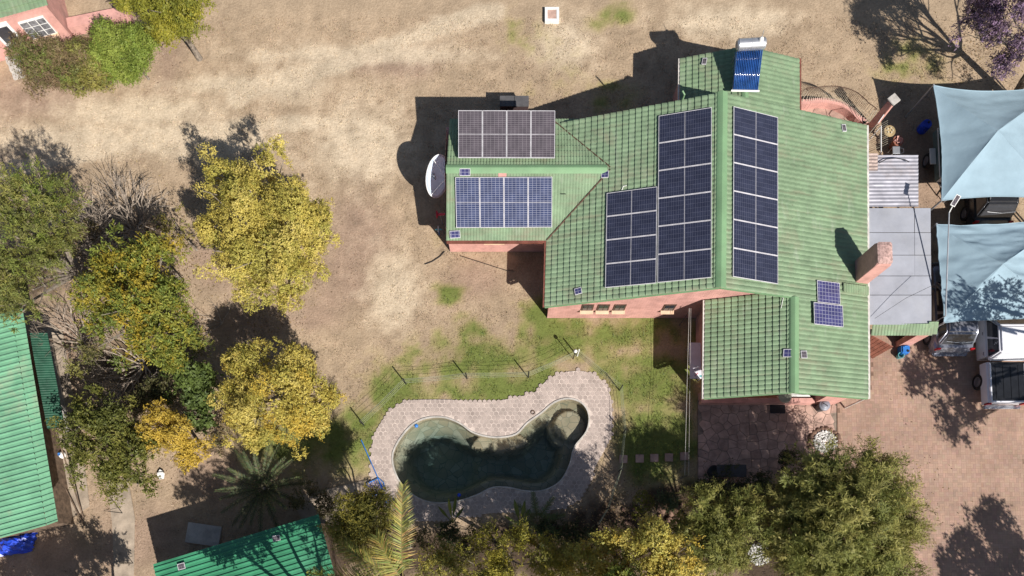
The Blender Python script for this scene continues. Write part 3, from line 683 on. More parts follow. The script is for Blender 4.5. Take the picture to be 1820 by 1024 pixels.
bar(pt(8.2, YS - .01, 4.34), pt(11.5, YS - .01, 4.34 - 3.3 * K), .025, .12, 'verge_board', 'ridge')
bar(pt(8.17, YSW - .01, 2.24), pt(11.49, YSW - .01, 3.32), .025, .12, 'verge_board', 'ridge')
bar(pt(11.49, YSW - .01, 3.32), pt(15.0, YSW - .01, 2.24), .025, .12, 'verge_board', 'ridge')
MB().tube([pt(15.1, YSW + .1, 2.2), pt(15.1, YSW + .1, .1)], .04, 8).build('downpipe', M['gutter_white'], house)
# walls
def gable_wall(s0, s1, sr, y0, y1, ze, zr, name='wall', m='pink', par=house):
    b = MB(); A = [pt(s0, y0, 0), pt(s1, y0, 0), pt(s1, y0, ze), pt(sr, y0, zr), pt(s0, y0, ze)]; Bk = [pt(s0, y1, 0), pt(s1, y1, 0), pt(s1, y1, ze), pt(sr, y1, zr), pt(s0, y1, ze)]
    b.poly(A); b.poly(Bk[::-1])
    for i in range(5):
        j = (i + 1) % 5; b.poly([A[j], A[i], Bk[i], Bk[j]])
    return b.build(name, M[m], par)
YG = 11.08
gable_wall(1.62, 14.65, 8.2, YG, 18.45, 2.3 + .2 * K - .03, 4.33)
for s0_, s1_, y0_, y1_ in ((LX0 - .1, 2.0, 14.18, 18.6),):
    b = MB(); b.box(((s0_ + s1_) / 2, (y0_ + y1_) / 2, 1.18), (s1_ - s0_, y1_ - y0_, 2.36)); b.build('wall', M['pink_plain'], house)
    MB().poly([(s0_ + .02, 14.2, 2.36), (s0_ + .02, 18.55, 2.36), (s0_ + .02, LYR, 3.04)]).build('gable_infill', M['pink_plain'], house)
MB().box(((a_.x + c_.x) / 2 + .03, (18.4 + yN2 - .2) / 2, 1.1), (c_.x - a_.x - .5, yN2 - 18.6, 2.2)).build('wall', M['pink'], house)
for sx_, wd_ in ((8.45, .22), (14.55, .22)): pass
b = MB(); b.box((XS(11.5, 9.9), 9.75, 1.14), (6.2, 2.6, 2.28)); b.build('wall', M['pink'], house)
q0 = P(1441, 712, 0); b = MB(); b.box(((q0.x + XS(14.65, 7)) / 2, 7.78, 1.14), (XS(14.65, 7) - q0.x, 1.38, 2.28)); b.build('wall', M['pink_plain'], house)
q1 = P(1246, 716, .45); b = MB(); b.box(((q1.x + q0.x) / 2, q1.y + .1, .24), (q0.x - q1.x - .02, .22, .48)); b.build('low_wall', M['pink_plain'], house)
b = MB(); b.box((q1.x + .14, q1.y + .35, 1.1), (.3, .3, 2.2)); b.build('pillar', M['pink_plain'], house)
gb = MB()                                        # gable infill of the southern wing above the veranda
gb.poly([pt(11.0, 8.45, 2.28), pt(14.6, 8.45, 2.28), pt(11.49, 8.45, 3.33), pt(8.6, 8.45, 2.38)]); gb.build('gable_infill', M['pink'], house)
# windows of the southern gable wall: recessed dark pane with bars and a sloping cream sill
def window(u, v, w_, h_, ywall, zc=1.35, par=house, bars=3):
    c = P(u, v, zc); x = c.x; y = ywall - .004
    wo = MB().box((x, y - .012, zc), (w_ + .1, .03, h_ + .1)).build('window', M['iron_dark'], par)
    nb = 2
    for k in range(nb):
        MB().box((x + (k - .5) * w_ / 2, y - .034, zc), (w_ / 2 - .03, .012, h_ - .04)).build('pane', M['glass'], wo)
    MB().box((x, y - .085, zc - h_ / 2 - .06), (w_ + .16, .17, .045), axes=(Vector((1, 0, 0)), Vector((0, .96, .28)), Vector((0, -.28, .96)))).build('sill', M['sill'], wo)
for u in (1044, 1072, 1101, 1189): window(u, 538, .42, .62, YG, 1.35)
window(878, 437, .75, .7, 14.18, 1.5)
MB().box((P(893, 308, 3.05).x, P(893, 308, 3.05).y, zLS(0, P(893, 308, 3.05).y) + .03), (.34, .3, .02), axes=(Vector((1, 0, 0)), Vector((0, 1, KL)).normalized(), Vector((0, -KL, 1)).normalized())).build('roof_patch', M['pink_plain'], house)
# chimney: leans on the eastern slope, pink shaft with plastered top
cb = ray_plane(1530, 492, zE); cz = cb.z
ch = MB()
def ngon_ring(cx_, cy_, hx, hy, z, cut=.12):
    return [(cx_ - hx + cut, cy_ - hy, z), (cx_ + hx - cut, cy_ - hy, z), (cx_ + hx, cy_ - hy + cut, z), (cx_ + hx, cy_ + hy - cut, z), (cx_ + hx - cut, cy_ + hy, z), (cx_ - hx + cut, cy_ + hy, z), (cx_ - hx, cy_ + hy - cut, z), (cx_ - hx, cy_ - hy + cut, z)]
cpx, cpy = cb.x + .02, cb.y + .18
rings = [ngon_ring(cpx, cpy, .31, .46, 0.0, .02), ngon_ring(cpx, cpy, .31, .46, 4.1, .02), ngon_ring(cpx, cpy, .285, .43, 4.25, .06)]
for i in range(2):
    for k in range(8):
        j = (k + 1) % 8; ch.poly([rings[i][k], rings[i][j], rings[i + 1][j], rings[i + 1][k]])
cho = ch.build('chimney', M['pink_plain'], house)
b = MB()
rr = [(1.0, 0), (1.03, .04), (.72, .08), (.35, .10), (.06, .105)]
pr = [[(cpx + (x - cpx) * k, cpy + (y - cpy) * k, z + dz) for x, y, z in rings[2]] for k, dz in rr]
for i in range(len(pr) - 1):
    for k in range(8):
        j = (k + 1) % 8; b.poly([pr[i][k], pr[i][j], pr[i + 1][j], pr[i + 1][k]])
b.poly(pr[-1]); b.build('chimney_crown', mat('mortar_crown', (.52, .34, .30), .9, .3, 9, bump=.8), cho)
# tiled flashing strip at its foot
pA, pB = ray_plane(1497, 518, zE), ray_plane(1548, 506, zE)
tiles('flashing', (pA.x, pA.y + .3, pA.z + .14), (1.22, 0, -1.22 * K), (0, -.36, -.08), house, 'roof', pan=.12, course=.4)
# open gutter vents and little pipes on the roof
for u, v, f in ((1213, 178, zW),):
    q = ray_plane(u, v, f); MB().tube([q, q + Vector((0, 0, .35)), q + Vector((-.1, .1, .42))], .035, 8).build('vent_pipe', M['ridge'], house)
for pts in ([(1386, 522), (1392, 530), (1388, 548)], [(1105, 338), (1108, 331), (1114, 330)], [(997, 345), (1006, 345)]):
    f = zSW if pts[0][0] > 1300 else (zW if pts[0][0] > 1050 else zLS)
    MB().tube([ray_plane(u, v, lambda x, y: f(x, y) + .06) for u, v in pts], .015, 6).build('conduit', M['white'] if pts[0][0] > 1050 else M['dark'], house)
bar(P(1400, 552, 3.1), P(1404, 552, 3.1), .02, .02, 'clip', 'steel')
# ------------------------------------------------------------------ solar panels
PCACHE = {}
def panel_meshes(L_, W_, cell, halves, fr=0.019):
    key = (round(L_, 2), round(W_, 2), cell, halves)
    if key in PCACHE: return PCACHE[key]
    b = MB(); t = .035
    b.box((0, W_ / 2 - fr / 2, t / 2), (L_, fr, t)); b.box((0, -W_ / 2 + fr / 2, t / 2), (L_, fr, t))
    b.box((L_ / 2 - fr / 2, 0, t / 2), (fr, W_ - 2 * fr, t)); b.box((-L_ / 2 + fr / 2, 0, t / 2), (fr, W_ - 2 * fr, t))
    if halves == 2: b.box((0, 0, t / 2 - .002), (.014, W_ - 2 * fr, t - .004))
    b.box((0, 0, .004), (L_ - .02, W_ - .02, .006))
    fm = b.mesh('frame', M['alu'])
    out = [fm]; rail = MB().box((0, 0, 0), (.04, W_ * .96, .06)).mesh('mounting_rail', M['steel'])
    if halves == 2:
        hw = L_ / 2 - fr - .011
        for s in (-1, 1):
            out.append((MB().box((0, 0, 0), (hw, W_ - 2 * fr, .012)).mesh('cell_sheet', M[cell]), (s * (hw / 2 + .011), 0, .022), rail))
    else: out.append((MB().box((0, 0, 0), (L_ - 2 * fr, W_ - 2 * fr, .012)).mesh('cell_sheet', M[cell]), (0, 0, .022), rail))
    PCACHE[key] = out; return out
def put_panel(c, ax, ay, L_, W_, cell, halves, label, group, name='solar_module', cat='solar panel', pl=None):
    ax = ax.normalized(); n = ax.cross(ay).normalized()
    if n.z < 0: n = -n
    ay = n.cross(ax)
    e = bpy.data.objects.new(name, None); COL.objects.link(e); e.empty_display_size = .2
    e.matrix_basis = Matrix(((ax.x, ay.x, n.x, c.x), (ax.y, ay.y, n.y, c.y), (ax.z, ay.z, n.z, c.z), (0, 0, 0, 1)))
    tag(e, label, cat, group)
    ms = panel_meshes(L_, W_, cell, halves)
    link('frame', ms[0], e, False)
    for me, loc, _ in ms[1:]:
        o = link('cell_sheet', me, e, False); o.location = loc
    for sx_ in (-1, 1):
        o = link('mounting_rail', ms[1][2], e, False); o.location = (sx_ * L_ * .28, 0, -.035)
    return e
ORD = ['first', 'second', 'third', 'fourth', 'fifth', 'sixth']
def array(corners, zf, rows, cols, cell, label, group, long_across=True, lift=.09):
    """corners TL TR BR BL in pixels; the long side of each module runs along the rows (across) or down"""
    f = (lambda x, y: zf(x, y) + lift)
    TL, TR, BR, BL = [ray_plane(u, v, f) for u, v in corners]
    # a true rectangle: sides parallel to the columns, modules square to them
    gx = (TR + BR - TL - BL) / 2; gy = (TL + TR - BL - BR) / 2; gn = gx.cross(gy).normalized()
    if cols == 1: gx = gy.cross(gn).normalized() * (gx.length if gy.cross(gn).dot(gx) > 0 else -gx.length)
    else: gy = gn.cross(gx).normalized() * (gy.length if gn.cross(gx).dot(gy) > 0 else -gy.length)
    cen_ = (TL + TR + BL + BR) / 4; TL, TR, BR, BL = cen_ - gx / 2 + gy / 2, cen_ + gx / 2 + gy / 2, cen_ + gx / 2 - gy / 2, cen_ - gx / 2 - gy / 2
    for r in range(rows):
        for c in range(cols):
            def q(a, b_): return TL.lerp(TR, a).lerp(BL.lerp(BR, a), b_)
            p00, p10, p11, p01 = q(c / cols, r / rows), q((c + 1) / cols, r / rows), q((c + 1) / cols, (r + 1) / rows), q(c / cols, (r + 1) / rows)
            cc = (p00 + p10 + p11 + p01) / 4; ax = (p10 + p11 - p00 - p01) / 2; ay = (p00 + p10 - p01 - p11) / 2
            if not long_across: ax, ay = ay, -ax
            put_panel(cc, ax, ay, ax.length - .012, ay.length - .012, cell, 2, (ORD[rows - 1 - r] if rows > 1 else ORD[c]) + ' ' + label, group)
array([(1171, 208), (1265, 190), (1265, 494), (1168, 503)], zW, 6, 1, 'cell', 'solar panel from the pink gable, six panel column beside the four panel one', 'solar panels on the main roof west slope')
array([(1079, 345), (1168, 331), (1167, 503), (1075, 513)], zW, 4, 1, 'cell', 'dark blue solar panel from the pink gable in the short four panel column', 'solar panels in the short column')
array([(1303, 191), (1382, 208), (1382, 502), (1302, 496)], zE, 6, 1, 'cell', 'dark blue solar panel from the gable in the column on the chimney side', 'solar panels on the chimney slope')
array([(812, 316), (983, 314), (980, 405), (808, 405)], zLS, 1, 4, 'cell_light', 'slate blue solar panel from the satellite dish, on the slope above the pink wall', 'solar panels on the small wing', False)
zT = lambda x, y: 3.12 + (y - 16.55) * .13
array([(817, 197), (988, 197), (985, 282), (812, 281)], zT, 1, 4, 'cell_tilt', 'dusty brown solar panel from the satellite dish on the raised rack', 'solar panels on the raised rack', False, 0)
rk = empty('panel_rack', (-1.5, 18.6, 2.4), 'steel legs and rail holding up the raised dusty solar panels on the small wing', 'rack')
for u in (822, 900, 980):
    t_ = ray_plane(u, 206, zT); MB().box((t_.x, t_.y - .05, (zLN(0, t_.y) + t_.z) / 2 - .03), (.045, .045, max(.1, t_.z - zLN(0, t_.y) - .08))).build('leg', M['steel'], rk)
t0, t1 = ray_plane(815, 206, zT), ray_plane(987, 206, zT); bar(t0 - Vector((0, 0, .09)), t1 - Vector((0, 0, .09)), .04, .04, 'rail', 'steel', rk)
def one(corners, zf, cell, label, lift=.08, name='solar_module', halves=1, cat='solar panel', group=None):
    f = (lambda x, y: zf(x, y) + lift); TL, TR, BR, BL = [ray_plane(u, v, f) for u, v in corners]
    ax = (TR + BR - TL - BL) / 2; ay = (TL + TR - BL - BR) / 2; c = (TL + TR + BR + BL) / 4
    return put_panel(c, ax, ay, ax.length, ay.length, cell, halves, label, group, name, cat)
one([(1453, 499), (1493, 504), (1491, 542), (1451, 537)], zE, 'cell_poly', 'upright violet blue solar panel with square cells right below the chimney')
one([(1447, 537), (1498, 545), (1497, 581), (1445, 577)], zE, 'cell_poly', 'landscape violet blue solar panel with square cells, lower of the pair below the chimney', .16)
SMALL = [([(817, 300), (836, 300), (836, 313), (817, 313)], zLS, 'small white framed solar panel beside the small wing ridge above the slate panels'),
         ([(800, 411), (818, 410), (818, 423), (799, 424)], zLS, 'small white framed solar panel in the corner of the small wing above the gutter'),
         ([(1070, 305), (1083, 304), (1081, 316), (1068, 317)], zW, 'small white framed solar panel where the small wing ridge meets the main roof'),
         ([(1020, 514), (1033, 511), (1035, 521), (1023, 525)], zW, 'small tilted solar panel low on the main roof above the pink gable wall'),
         ([(1392, 621), (1410, 621), (1410, 635), (1392, 635)], zSW, 'small white framed solar panel beside the southern wing ridge cap'),
         ([(1423, 624), (1433, 624), (1434, 637), (1423, 637)], zE, 'tiny solar panel across the southern wing ridge from the larger one'),
         ([(1248, 104), (1256, 104), (1256, 115), (1248, 115)], zNW, 'tiny solar panel on the low wing roof near the water heater'),
         ([(1496, 222), (1503, 222), (1503, 234), (1496, 234)], zE, 'tiny solar panel at the roof corner above the rounded veranda')]
for cs, f, lb in SMALL: one(cs, f, 'cell_tilt' if 'tiny' in lb else 'cell_poly', lb, .06, 'light_charger', cat='small panel')
# ------------------------------------------------------------------ solar water heater
wh = empty('solar_water_heater', P(1330, 120, 3.0), 'solar water heater with silver tank and blue glass tubes on the low wing', 'water heater')
t0, t1 = P(1310, 80, 3.95), P(1360, 77, 3.95); axd = (t1 - t0).normalized(); ln_ = (t1 - t0).length
MB().lathe(t0, [(0, -.02), (.16, -.02), (.215, .03), (.225, .06), (.225, ln_ - .06), (.215, ln_ - .03), (.16, ln_ + .02), (0, ln_ + .02)], 28, axd).build('tank', M['tank'], wh, smooth=False)
for k in (.06, ln_ * .5, ln_ - .06): MB().lathe(t0 + axd * (k - .015), [(.222, 0), (.231, 0), (.231, .03), (.222, .03)], 28, axd).build('band', M['steel'], wh)
b0, b1 = P(1302, 161, 3.13), P(1347, 162, 3.13)
MB().tube([b0 - axd * .06, b1 + axd * .06], .04, 8).build('manifold', M['white'], wh)
for k in range(15):
    f_ = (k + .5) / 15
    a1 = t0.lerp(t1, .03 + .94 * f_) - Vector((0, .12, .16)); a2 = b0.lerp(b1, f_) + Vector((0, .02, .03))
    MB().tube([a1, a2], .03, 8).build('glass_tube', M['tube'], wh, smooth=True)
bk = MB(); d_ = Vector((0, 0, -.07)); bk.poly([b0 + d_, b1 + d_, t1 + d_ + Vector((0, -.1, -.2)), t0 + d_ + Vector((0, -.1, -.2))]); bk.build('reflector', M['tube_shine'], wh)
for p_ in (t0.lerp(t1, .1), t0.lerp(t1, .9)):
    MB().tube([p_ + Vector((0, 0, -.15)), (p_.x, p_.y + .02, 2.85)], .025, 6).build('leg', M['steel'], wh)
    pb = b0 if p_.x < (t0.x + t1.x) / 2 else b1; MB().tube([pb, (p_.x, p_.y + .02, 3.6)], .02, 6).build('frame_rail', M['steel'], wh)
q = P(1354, 68, 4.25); MB().lathe(q - Vector((0, 0, .2)), [(0, 0), (.09, 0), (.1, .12), (.085, .2), (.05, .24), (0, .24)], 14).build('float_tank', M['white'], wh, smooth=True)
MB().tube([q, q + Vector((0, .15, .25))], .012, 5).build('float_arm', M['steel'], wh)
# ------------------------------------------------------------------ satellite dish
dc = P(772, 312, 1.75); dn = Vector((.85, -.40, .33)).normalized(); R_ = .86
ds = empty('satellite_dish', (dc.x, dc.y, 0), 'large white satellite dish on a pole beside the small wing', 'satellite dish')
prof = [(R_ * k / 10, .30 * (k / 10) ** 2 - .12) for k in range(1, 11)]
bdish = MB(); bdish.lathe(dc, prof, 36, dn)
bdish.v.append(tuple(dc + dn * -.12)); n_ = len(bdish.v) - 1
for k in range(36): bdish.f.append((k, (k + 1) % 36, n_)); bdish.c.append(None)
do = bdish.build('reflector', mat('dish_sky_tint', (.66, .77, .92), .5, .04), ds, smooth=True); md = do.modifiers.new('s', 'SOLIDIFY'); md.thickness = .012  # white dish; the sky's blue in its shaded bowl is put into the colour
MB().lathe(dc, [(R_, .175), (R_ + .02, .18), (R_ + .02, .2), (R_, .2)], 36, dn).build('rim', M['white'], ds)
tipp = dc + dn * .62
sd1 = dn.orthogonal().normalized()
for k in range(3):
    a = Matrix.Rotation(2 * pi * k / 3 + .4, 3, dn) @ sd1
    MB().tube([dc + a * R_ * .97 + dn * .17, tipp], .012, 5).build('feed_strut', M['white'], ds)
MB().lathe(tipp - dn * .05, [(0, 0), (.05, 0), (.05, .14), (0, .14)], 10, dn).build('feed_horn', M['darkgrey'], ds)
MB().tube([(dc.x, dc.y, 0), (dc.x, dc.y, 1.7), dc - dn * .12], .045, 8).build('pole', M['steel'], ds)
# ------------------------------------------------------------------ grey store box, pump corner beside the small wing
q0, q1 = P(888, 173, .95), P(940, 173, .95)
bx_ = empty('storage_box', ((q0.x + q1.x) / 2, q0.y - .2, 0), 'dark grey two-lid storage box standing behind the raised rack', 'box')
wd_ = q1.x - q0.x
for k in range(2): MB().box((q0.x + wd_ * (.25 + .5 * k), q0.y - .2, .97), (wd_ / 2 - .012, .5, .05)).build('lid', M['darkgrey'], bx_, bevel=.01)
MB().box(((q0.x + q1.x) / 2, q0.y - .2, .47), (wd_ - .04, .44, .93)).build('body', mat('box_brown', (.05, .03, .03), .8), bx_, bevel=.01)
q = P(783, 381, .9); fn = empty('funnel', (q.x, q.y, 0), 'pinkish red plastic funnel cone on a stand by the small wing end', 'funnel')
MB().lathe(q, [(.17, -.18), (.165, -.16), (.06, -.1), (.045, .2)], 16, (1, 0, .1)).build('cone', M['red'], fn)
MB().tube([(q.x, q.y, 0), (q.x, q.y, .85)], .02, 6).build('stand', M['steel'], fn)
q = P(779, 408, .5); tp = empty('garden_tap', (q.x, q.y, 0), 'pale blue standpipe tap at the shaded foot of the small wing', 'tap')
MB().tube([(q.x, q.y, 0), (q.x, q.y, .5)], .025, 8).build('standpipe', M['blue_plastic'], tp)
MB().tube([(q.x - .12, q.y, .5), (q.x + .16, q.y, .5)], .03, 8).build('spout', M['teal'], tp); MB().tube([(q.x, q.y - .12, .53), (q.x, q.y + .14, .53)], .025, 8).build('handle', M['white'], tp)
# ------------------------------------------------------------------ concrete inspection cover
q = P(981, 27, .1); ic = empty('inspection_cover', (q.x, q.y, 0), 'square white rimmed concrete inspection cover in the dry lawn', 'manhole cover')
b = MB(); s_ = .33
for cx_, cy_, w1, w2 in ((0, s_ - .06, 2 * s_, .12), (0, -s_ + .06, 2 * s_, .12), (s_ - .06, 0, .12, 2 * s_ - .24), (-s_ + .06, 0, .12, 2 * s_ - .24)): b.box((q.x + cx_, q.y + cy_ * 1.05, .07), (w1, w2, .2))
b.build('rim', M['white'], ic); MB().box((q.x, q.y, .06), (2 * s_ - .22, 2 * s_ - .2, .18)).build('lid', M['pink_floor'], ic)
# ------------------------------------------------------------------ east side: lean-to roofs, veranda, tiled wall
def corrugated(name, TL, TR, BL, m, parent, n_ribs, amp=.02, across=True, ibr=False, thick=.004):
    """ribs run from TL towards TR; they repeat from TL towards BL"""
    TL, TR, BL = Vector(TL), Vector(TR), Vector(BL); A = TR - TL; D = BL - TL; nrm = A.cross(D).normalized()
    if nrm.z < 0: nrm = -nrm
    if ibr:
        pr = []
        for k in range(n_ribs):
            for f, h in ((0, 0), (.62, 0), (.70, 1), (.90, 1), (.98, 0)): pr.append(((k + f) / n_ribs, h * amp))
    else: pr = [(k / (n_ribs * 6), amp * .5 * cos(2 * pi * k / 6)) for k in range(n_ribs * 6 + 1)]
    b = MB()
    ns = 12
    T = np.array([p[0] for p in pr]); hgt = np.array([p[1] for p in pr]); U = np.linspace(0, 1, ns + 1)
    V = np.array(TL)[None, None] + U[None, :, None] * np.array(A) + T[:, None, None] * np.array(D) + hgt[:, None, None] * np.array(nrm)
    V = V + ((fbm(U[None] * 7 + T[:, None] * 0, T[:, None] * 9 + U[None] * 0, 31, 2, 1.0) - .5) * .02)[..., None] * np.array(nrm)
    idx = np.arange(V.shape[0] * V.shape[1]).reshape(V.shape[:2])
    q = np.stack([idx[:-1, :-1], idx[:-1, 1:], idx[1:, 1:], idx[1:, :-1]], -1).reshape(-1, 4)
    return link(name, np_mesh(name, V.reshape(-1, 3), q, M[m]), parent)
vr = empty('lean_to_store', P(1585, 325, 0), 'corrugated iron lean-to roof against the long eave, next to the flat veranda roof', 'lean-to')
corrugated('roof_sheet', P(1542, 276, 2.15), P(1632, 276, 2.0), P(1542, 368, 2.15), 'corr', vr, 14, .02)
corrugated('rusty_sheet', P(1543, 273, 2.2), P(1560, 273, 2.18), P(1543, 304, 2.2), 'corr_rust', vr, 5, .025)
for u, v in ((1628, 279), (1628, 364)):
    q = P(u, v, 1.95); MB().tube([(q.x, q.y, 0), (q.x, q.y, 1.97)], .035, 8).build('post', M['steel'], vr)
MB().tube([P(1562, 290, 2.2), P(1575, 283, 2.22), P(1592, 281, 2.2), P(1608, 284, 2.18), P(1616, 288, 2.17)], .02, 6).build('hose', M['dark'], vr)
vf = empty('flat_veranda', P(1595, 470, 0), 'flat grey veranda roof of large cement sheets beside the chimney', 'veranda')
zc_ = lambda u: 2.2 - .12 * (u - 1543) / 112
rows_ = [(370, 413), (414, 453), (454, 490), (491, 524), (525, 577)]
for (v0, v1) in rows_:
    for (u0, u1, zo) in ((1543.5, 1625, 0), (1626, 1654, -.004)):
        sl = (v0 - 370) / 207 * 3
        cs = [P(u0, v1, zc_(u0) + zo), P(u1 + sl * .6, v1, zc_(u1) + zo), P(u1 + sl * .6, v0, zc_(u1) + zo), P(u0, v0, zc_(u0) + zo)]
        b = MB(); b.poly(cs); b.poly([c - Vector((0, 0, .012)) for c in cs][::-1])
        for i in range(4): b.poly([cs[i] - Vector((0, 0, .012)), cs[(i + 1) % 4] - Vector((0, 0, .012)), cs[(i + 1) % 4], cs[i]])
        b.build('roof_sheet', M['fc_sheet'], vf)
b = MB(); cs = [P(1546, 575, 2.1), P(1652, 575, 2.0), P(1650, 372, 2.0), P(1546, 372, 2.1)]; b.poly([c - Vector((0, 0, .03)) for c in cs]); b.build('batten_deck', M['wood'], vf)
for v in (374, 470, 572):
    q = P(1648, v, 1.95); MB().box((q.x - .05, q.y, 1.0), (.12, .12, 2.0)).build('post', M['wood'], vf)
MB().tube([P(1555, 566, 2.35), P(1610, 530, 2.6), P(1662, 505, 2.9)], .008, 5).build('overhead_cable', M['dark'], vf)
# pink garden wall with its tiled coping, timber gate and steps
tw = empty('gate_wall', P(1600, 600, 0), 'pink garden wall with green tiled coping and wooden gate by the driveway', 'wall')
w0, w1 = P(1547, 594, 1.9), P(1655, 592, 1.9)
tiles('coping', (w0.x, w0.y + .38, 2.12), (w1.x - w0.x, 0, 0), (0, -.44, -.2), tw, 'roof', pan=.13, course=.5)
tiles('coping', (w1.x - .22, w1.y + .40, 2.16), (.42, 0.02, -.04), (0.02, -.47, -.22), tw, 'roof', pan=.2, course=.25)
gx0 = P(1590, 600, 0).x
MB().box(((gx0 + w1.x) / 2, w0.y + .12, .95), (w1.x - gx0, .26, 1.9)).build('wall', M['pink'], tw)
MB().box(((w0.x + gx0) / 2, w0.y + .12, 1.8), (gx0 - w0.x - .01, .2, .2)).build('lintel', M['wood'], tw)
gt0 = Vector((w0.x + .12, w0.y - .02, 0)); gdir = Vector((.8, -.45, 0)).normalized()
g2 = Vector((gdir.y, -gdir.x, 0))
for k in range(6):
    c = gt0 + gdir * (.09 + .17 * k); MB().box((c.x, c.y, .95), (.15, .035, 1.7), axes=(gdir, g2, Vector((0, 0, 1)))).build('gate_board', M['terracotta'], tw)
for z in (.4, 1.5):
    c = gt0 + gdir * .52 - g2 * .03; MB().box((c.x, c.y, z), (1.0, .03, .1), axes=(gdir, g2, Vector((0, 0, 1)))).build('gate_rail', M['wood'], tw)
MB().box((w0.x + .30, w0.y - .5, .05), (.9, .9, .16)).build('doorstep', M['concrete'], tw)
MB().box((w0.x + .22, w0.y - .05, .14), (.6, .5, .2)).build('doorstep', M['concrete'], tw)
# blue canister with teal bucket
q = P(1607, 622, .3); jc = empty('jerrycan', (q.x, q.y, .06), 'blue plastic canister standing by the pink garden wall', 'canister')
MB().box((q.x, q.y, .26), (.38, .38, .4)).build('body', M['blue_plastic'], jc, bevel=.05)
MB().tube([(q.x - .1, q.y + .1, .45), (q.x - .1, q.y + .1, .53), (q.x + .1, q.y + .1, .53), (q.x + .1, q.y + .1, .45)], .022, 8).build('handle', M['blue_plastic'], jc)
MB().lathe((q.x + .08, q.y - .1, .46), [(.05, 0), (.05, .04), (0, .04)], 12).build('cap', M['dark'], jc)
q = P(1599, 633, .2); bk_ = empty('bucket', (q.x, q.y, .06), 'small round teal bucket in front of the blue canister', 'bucket')
MB().lathe((q.x, q.y, .06), [(0, 0), (.1, 0), (.135, .26), (.145, .26), (.145, .28), (.12, .28), (.1, .06), (0, .06)], 18).build('body', M['teal'], bk_, smooth=False)
MB().tube([(q.x - .14, q.y, .33), (q.x, q.y - .13, .36), (q.x + .14, q.y, .33)], .008, 5).build('handle', M['steel'], bk_)
# round veranda: low pink wall and curved bars
rv = empty('veranda_wall', P(1475, 195, 0), 'curved low pink wall with bowed cream burglar bars round the veranda', 'wall')
arc = [P(u, v, .55) for u, v in ((1421, 186), (1440, 180), (1462, 178), (1480, 180), (1497, 185), (1512, 194), (1524, 206), (1534, 219))]
arc = [Vector((*c, 0)) for c in spline([tuple(a[:2]) for a in arc], 5)[:36]]
b = MB()
for i in range(len(arc) - 1):
    p, q = arc[i], arc[i + 1]; d = (q - p).normalized(); s_ = Vector((-d.y, d.x, 0)) * .11
    for z0, z1 in ((0, .55),):
        b.poly([p - s_ + Vector((0, 0, z1)), q - s_ + Vector((0, 0, z1)), q + s_ + Vector((0, 0, z1)), p + s_ + Vector((0, 0, z1))]); b.poly([p - s_, q - s_, q - s_ + Vector((0, 0, z1)), p - s_ + Vector((0, 0, z1))]); b.poly([q + s_, p + s_, p + s_ + Vector((0, 0, z1)), q + s_ + Vector((0, 0, z1))])
b.build('low_wall', M['pink_plain'], rv)
nb = 46; top = []
for k in range(nb):
    t = k / (nb - 1) * (len(arc) - 1.001); i = int(t); p = arc[i].lerp(arc[i + 1], t - i); d = (arc[i + 1] - arc[i]).normalized(); o_ = Vector((-d.y, d.x, 0))
    pts = [p + Vector((0, 0, .54)), p + o_ * .09 + Vector((0, 0, .62)), p + o_ * .17 + Vector((0, 0, .85)), p + o_ * .14 + Vector((0, 0, 1.15)), p + Vector((0, 0, 1.5))]
    MB().tube(pts, .011, 5).build('bar', M['iron'], rv); top.append(pts[-1])
MB().tube(top, .018, 6).build('top_rail', M['iron_dark'], rv)
# tall tapered pillar with square cap
q = P(1550, 222, .2); tpz = P(1585, 180, 2.05); pl = empty('gate_pillar', (q.x, q.y, 0), 'tall pink pillar with square stone cap at the end of the veranda wall', 'pillar')
MB().box((q.x + .02, q.y - .02, .98), (.34, .34, 1.96), rz=radians(38), taper=.8).build('shaft', M['pink_plain'], pl, bevel=.02)
MB().box((q.x + .02, q.y - .02, 2.0), (.42, .42, .08), rz=radians(38)).build('cap', M['concrete'], pl, bevel=.015)
# second bank of bars along the house
rb = empty('burglar_bars', P(1556, 250, 0), 'straight bank of bowed cream bars between the pillar and the lean-to', 'bars')
for k in range(12):
    p = P(1558, 228 + k * 3.6, .9); MB().tube([(p.x - .3, p.y, .1), (p.x - .3, p.y, .8), (p.x, p.y, 1.15), (p.x + .18, p.y - .03, 1.5)], .011, 5).build('bar', M['iron'], rb)
p0_, p1_ = P(1566, 224, 1.5), P(1566, 272, 1.5); MB().tube([p0_, p1_], .025, 6).build('top_rail', M['white'], rb); MB().tube([p0_, (p0_.x, p0_.y, 0)], .025, 6).build('post', M['white'], rb); MB().tube([p1_, (p1_.x, p1_.y, 0)], .025, 6).build('post', M['white'], rb)
MB().tube([P(1561, 218, 2.0), P(1571, 204, 2.0)], .02, 6).build('cross_bar', M['white'], rb)
MB().tube([P(1561, 218, 2.0), P(1561, 218, 2.0) * 1.0 - Vector((0, 0, 1.9))], .02, 6).build('post', M['iron'], rb)
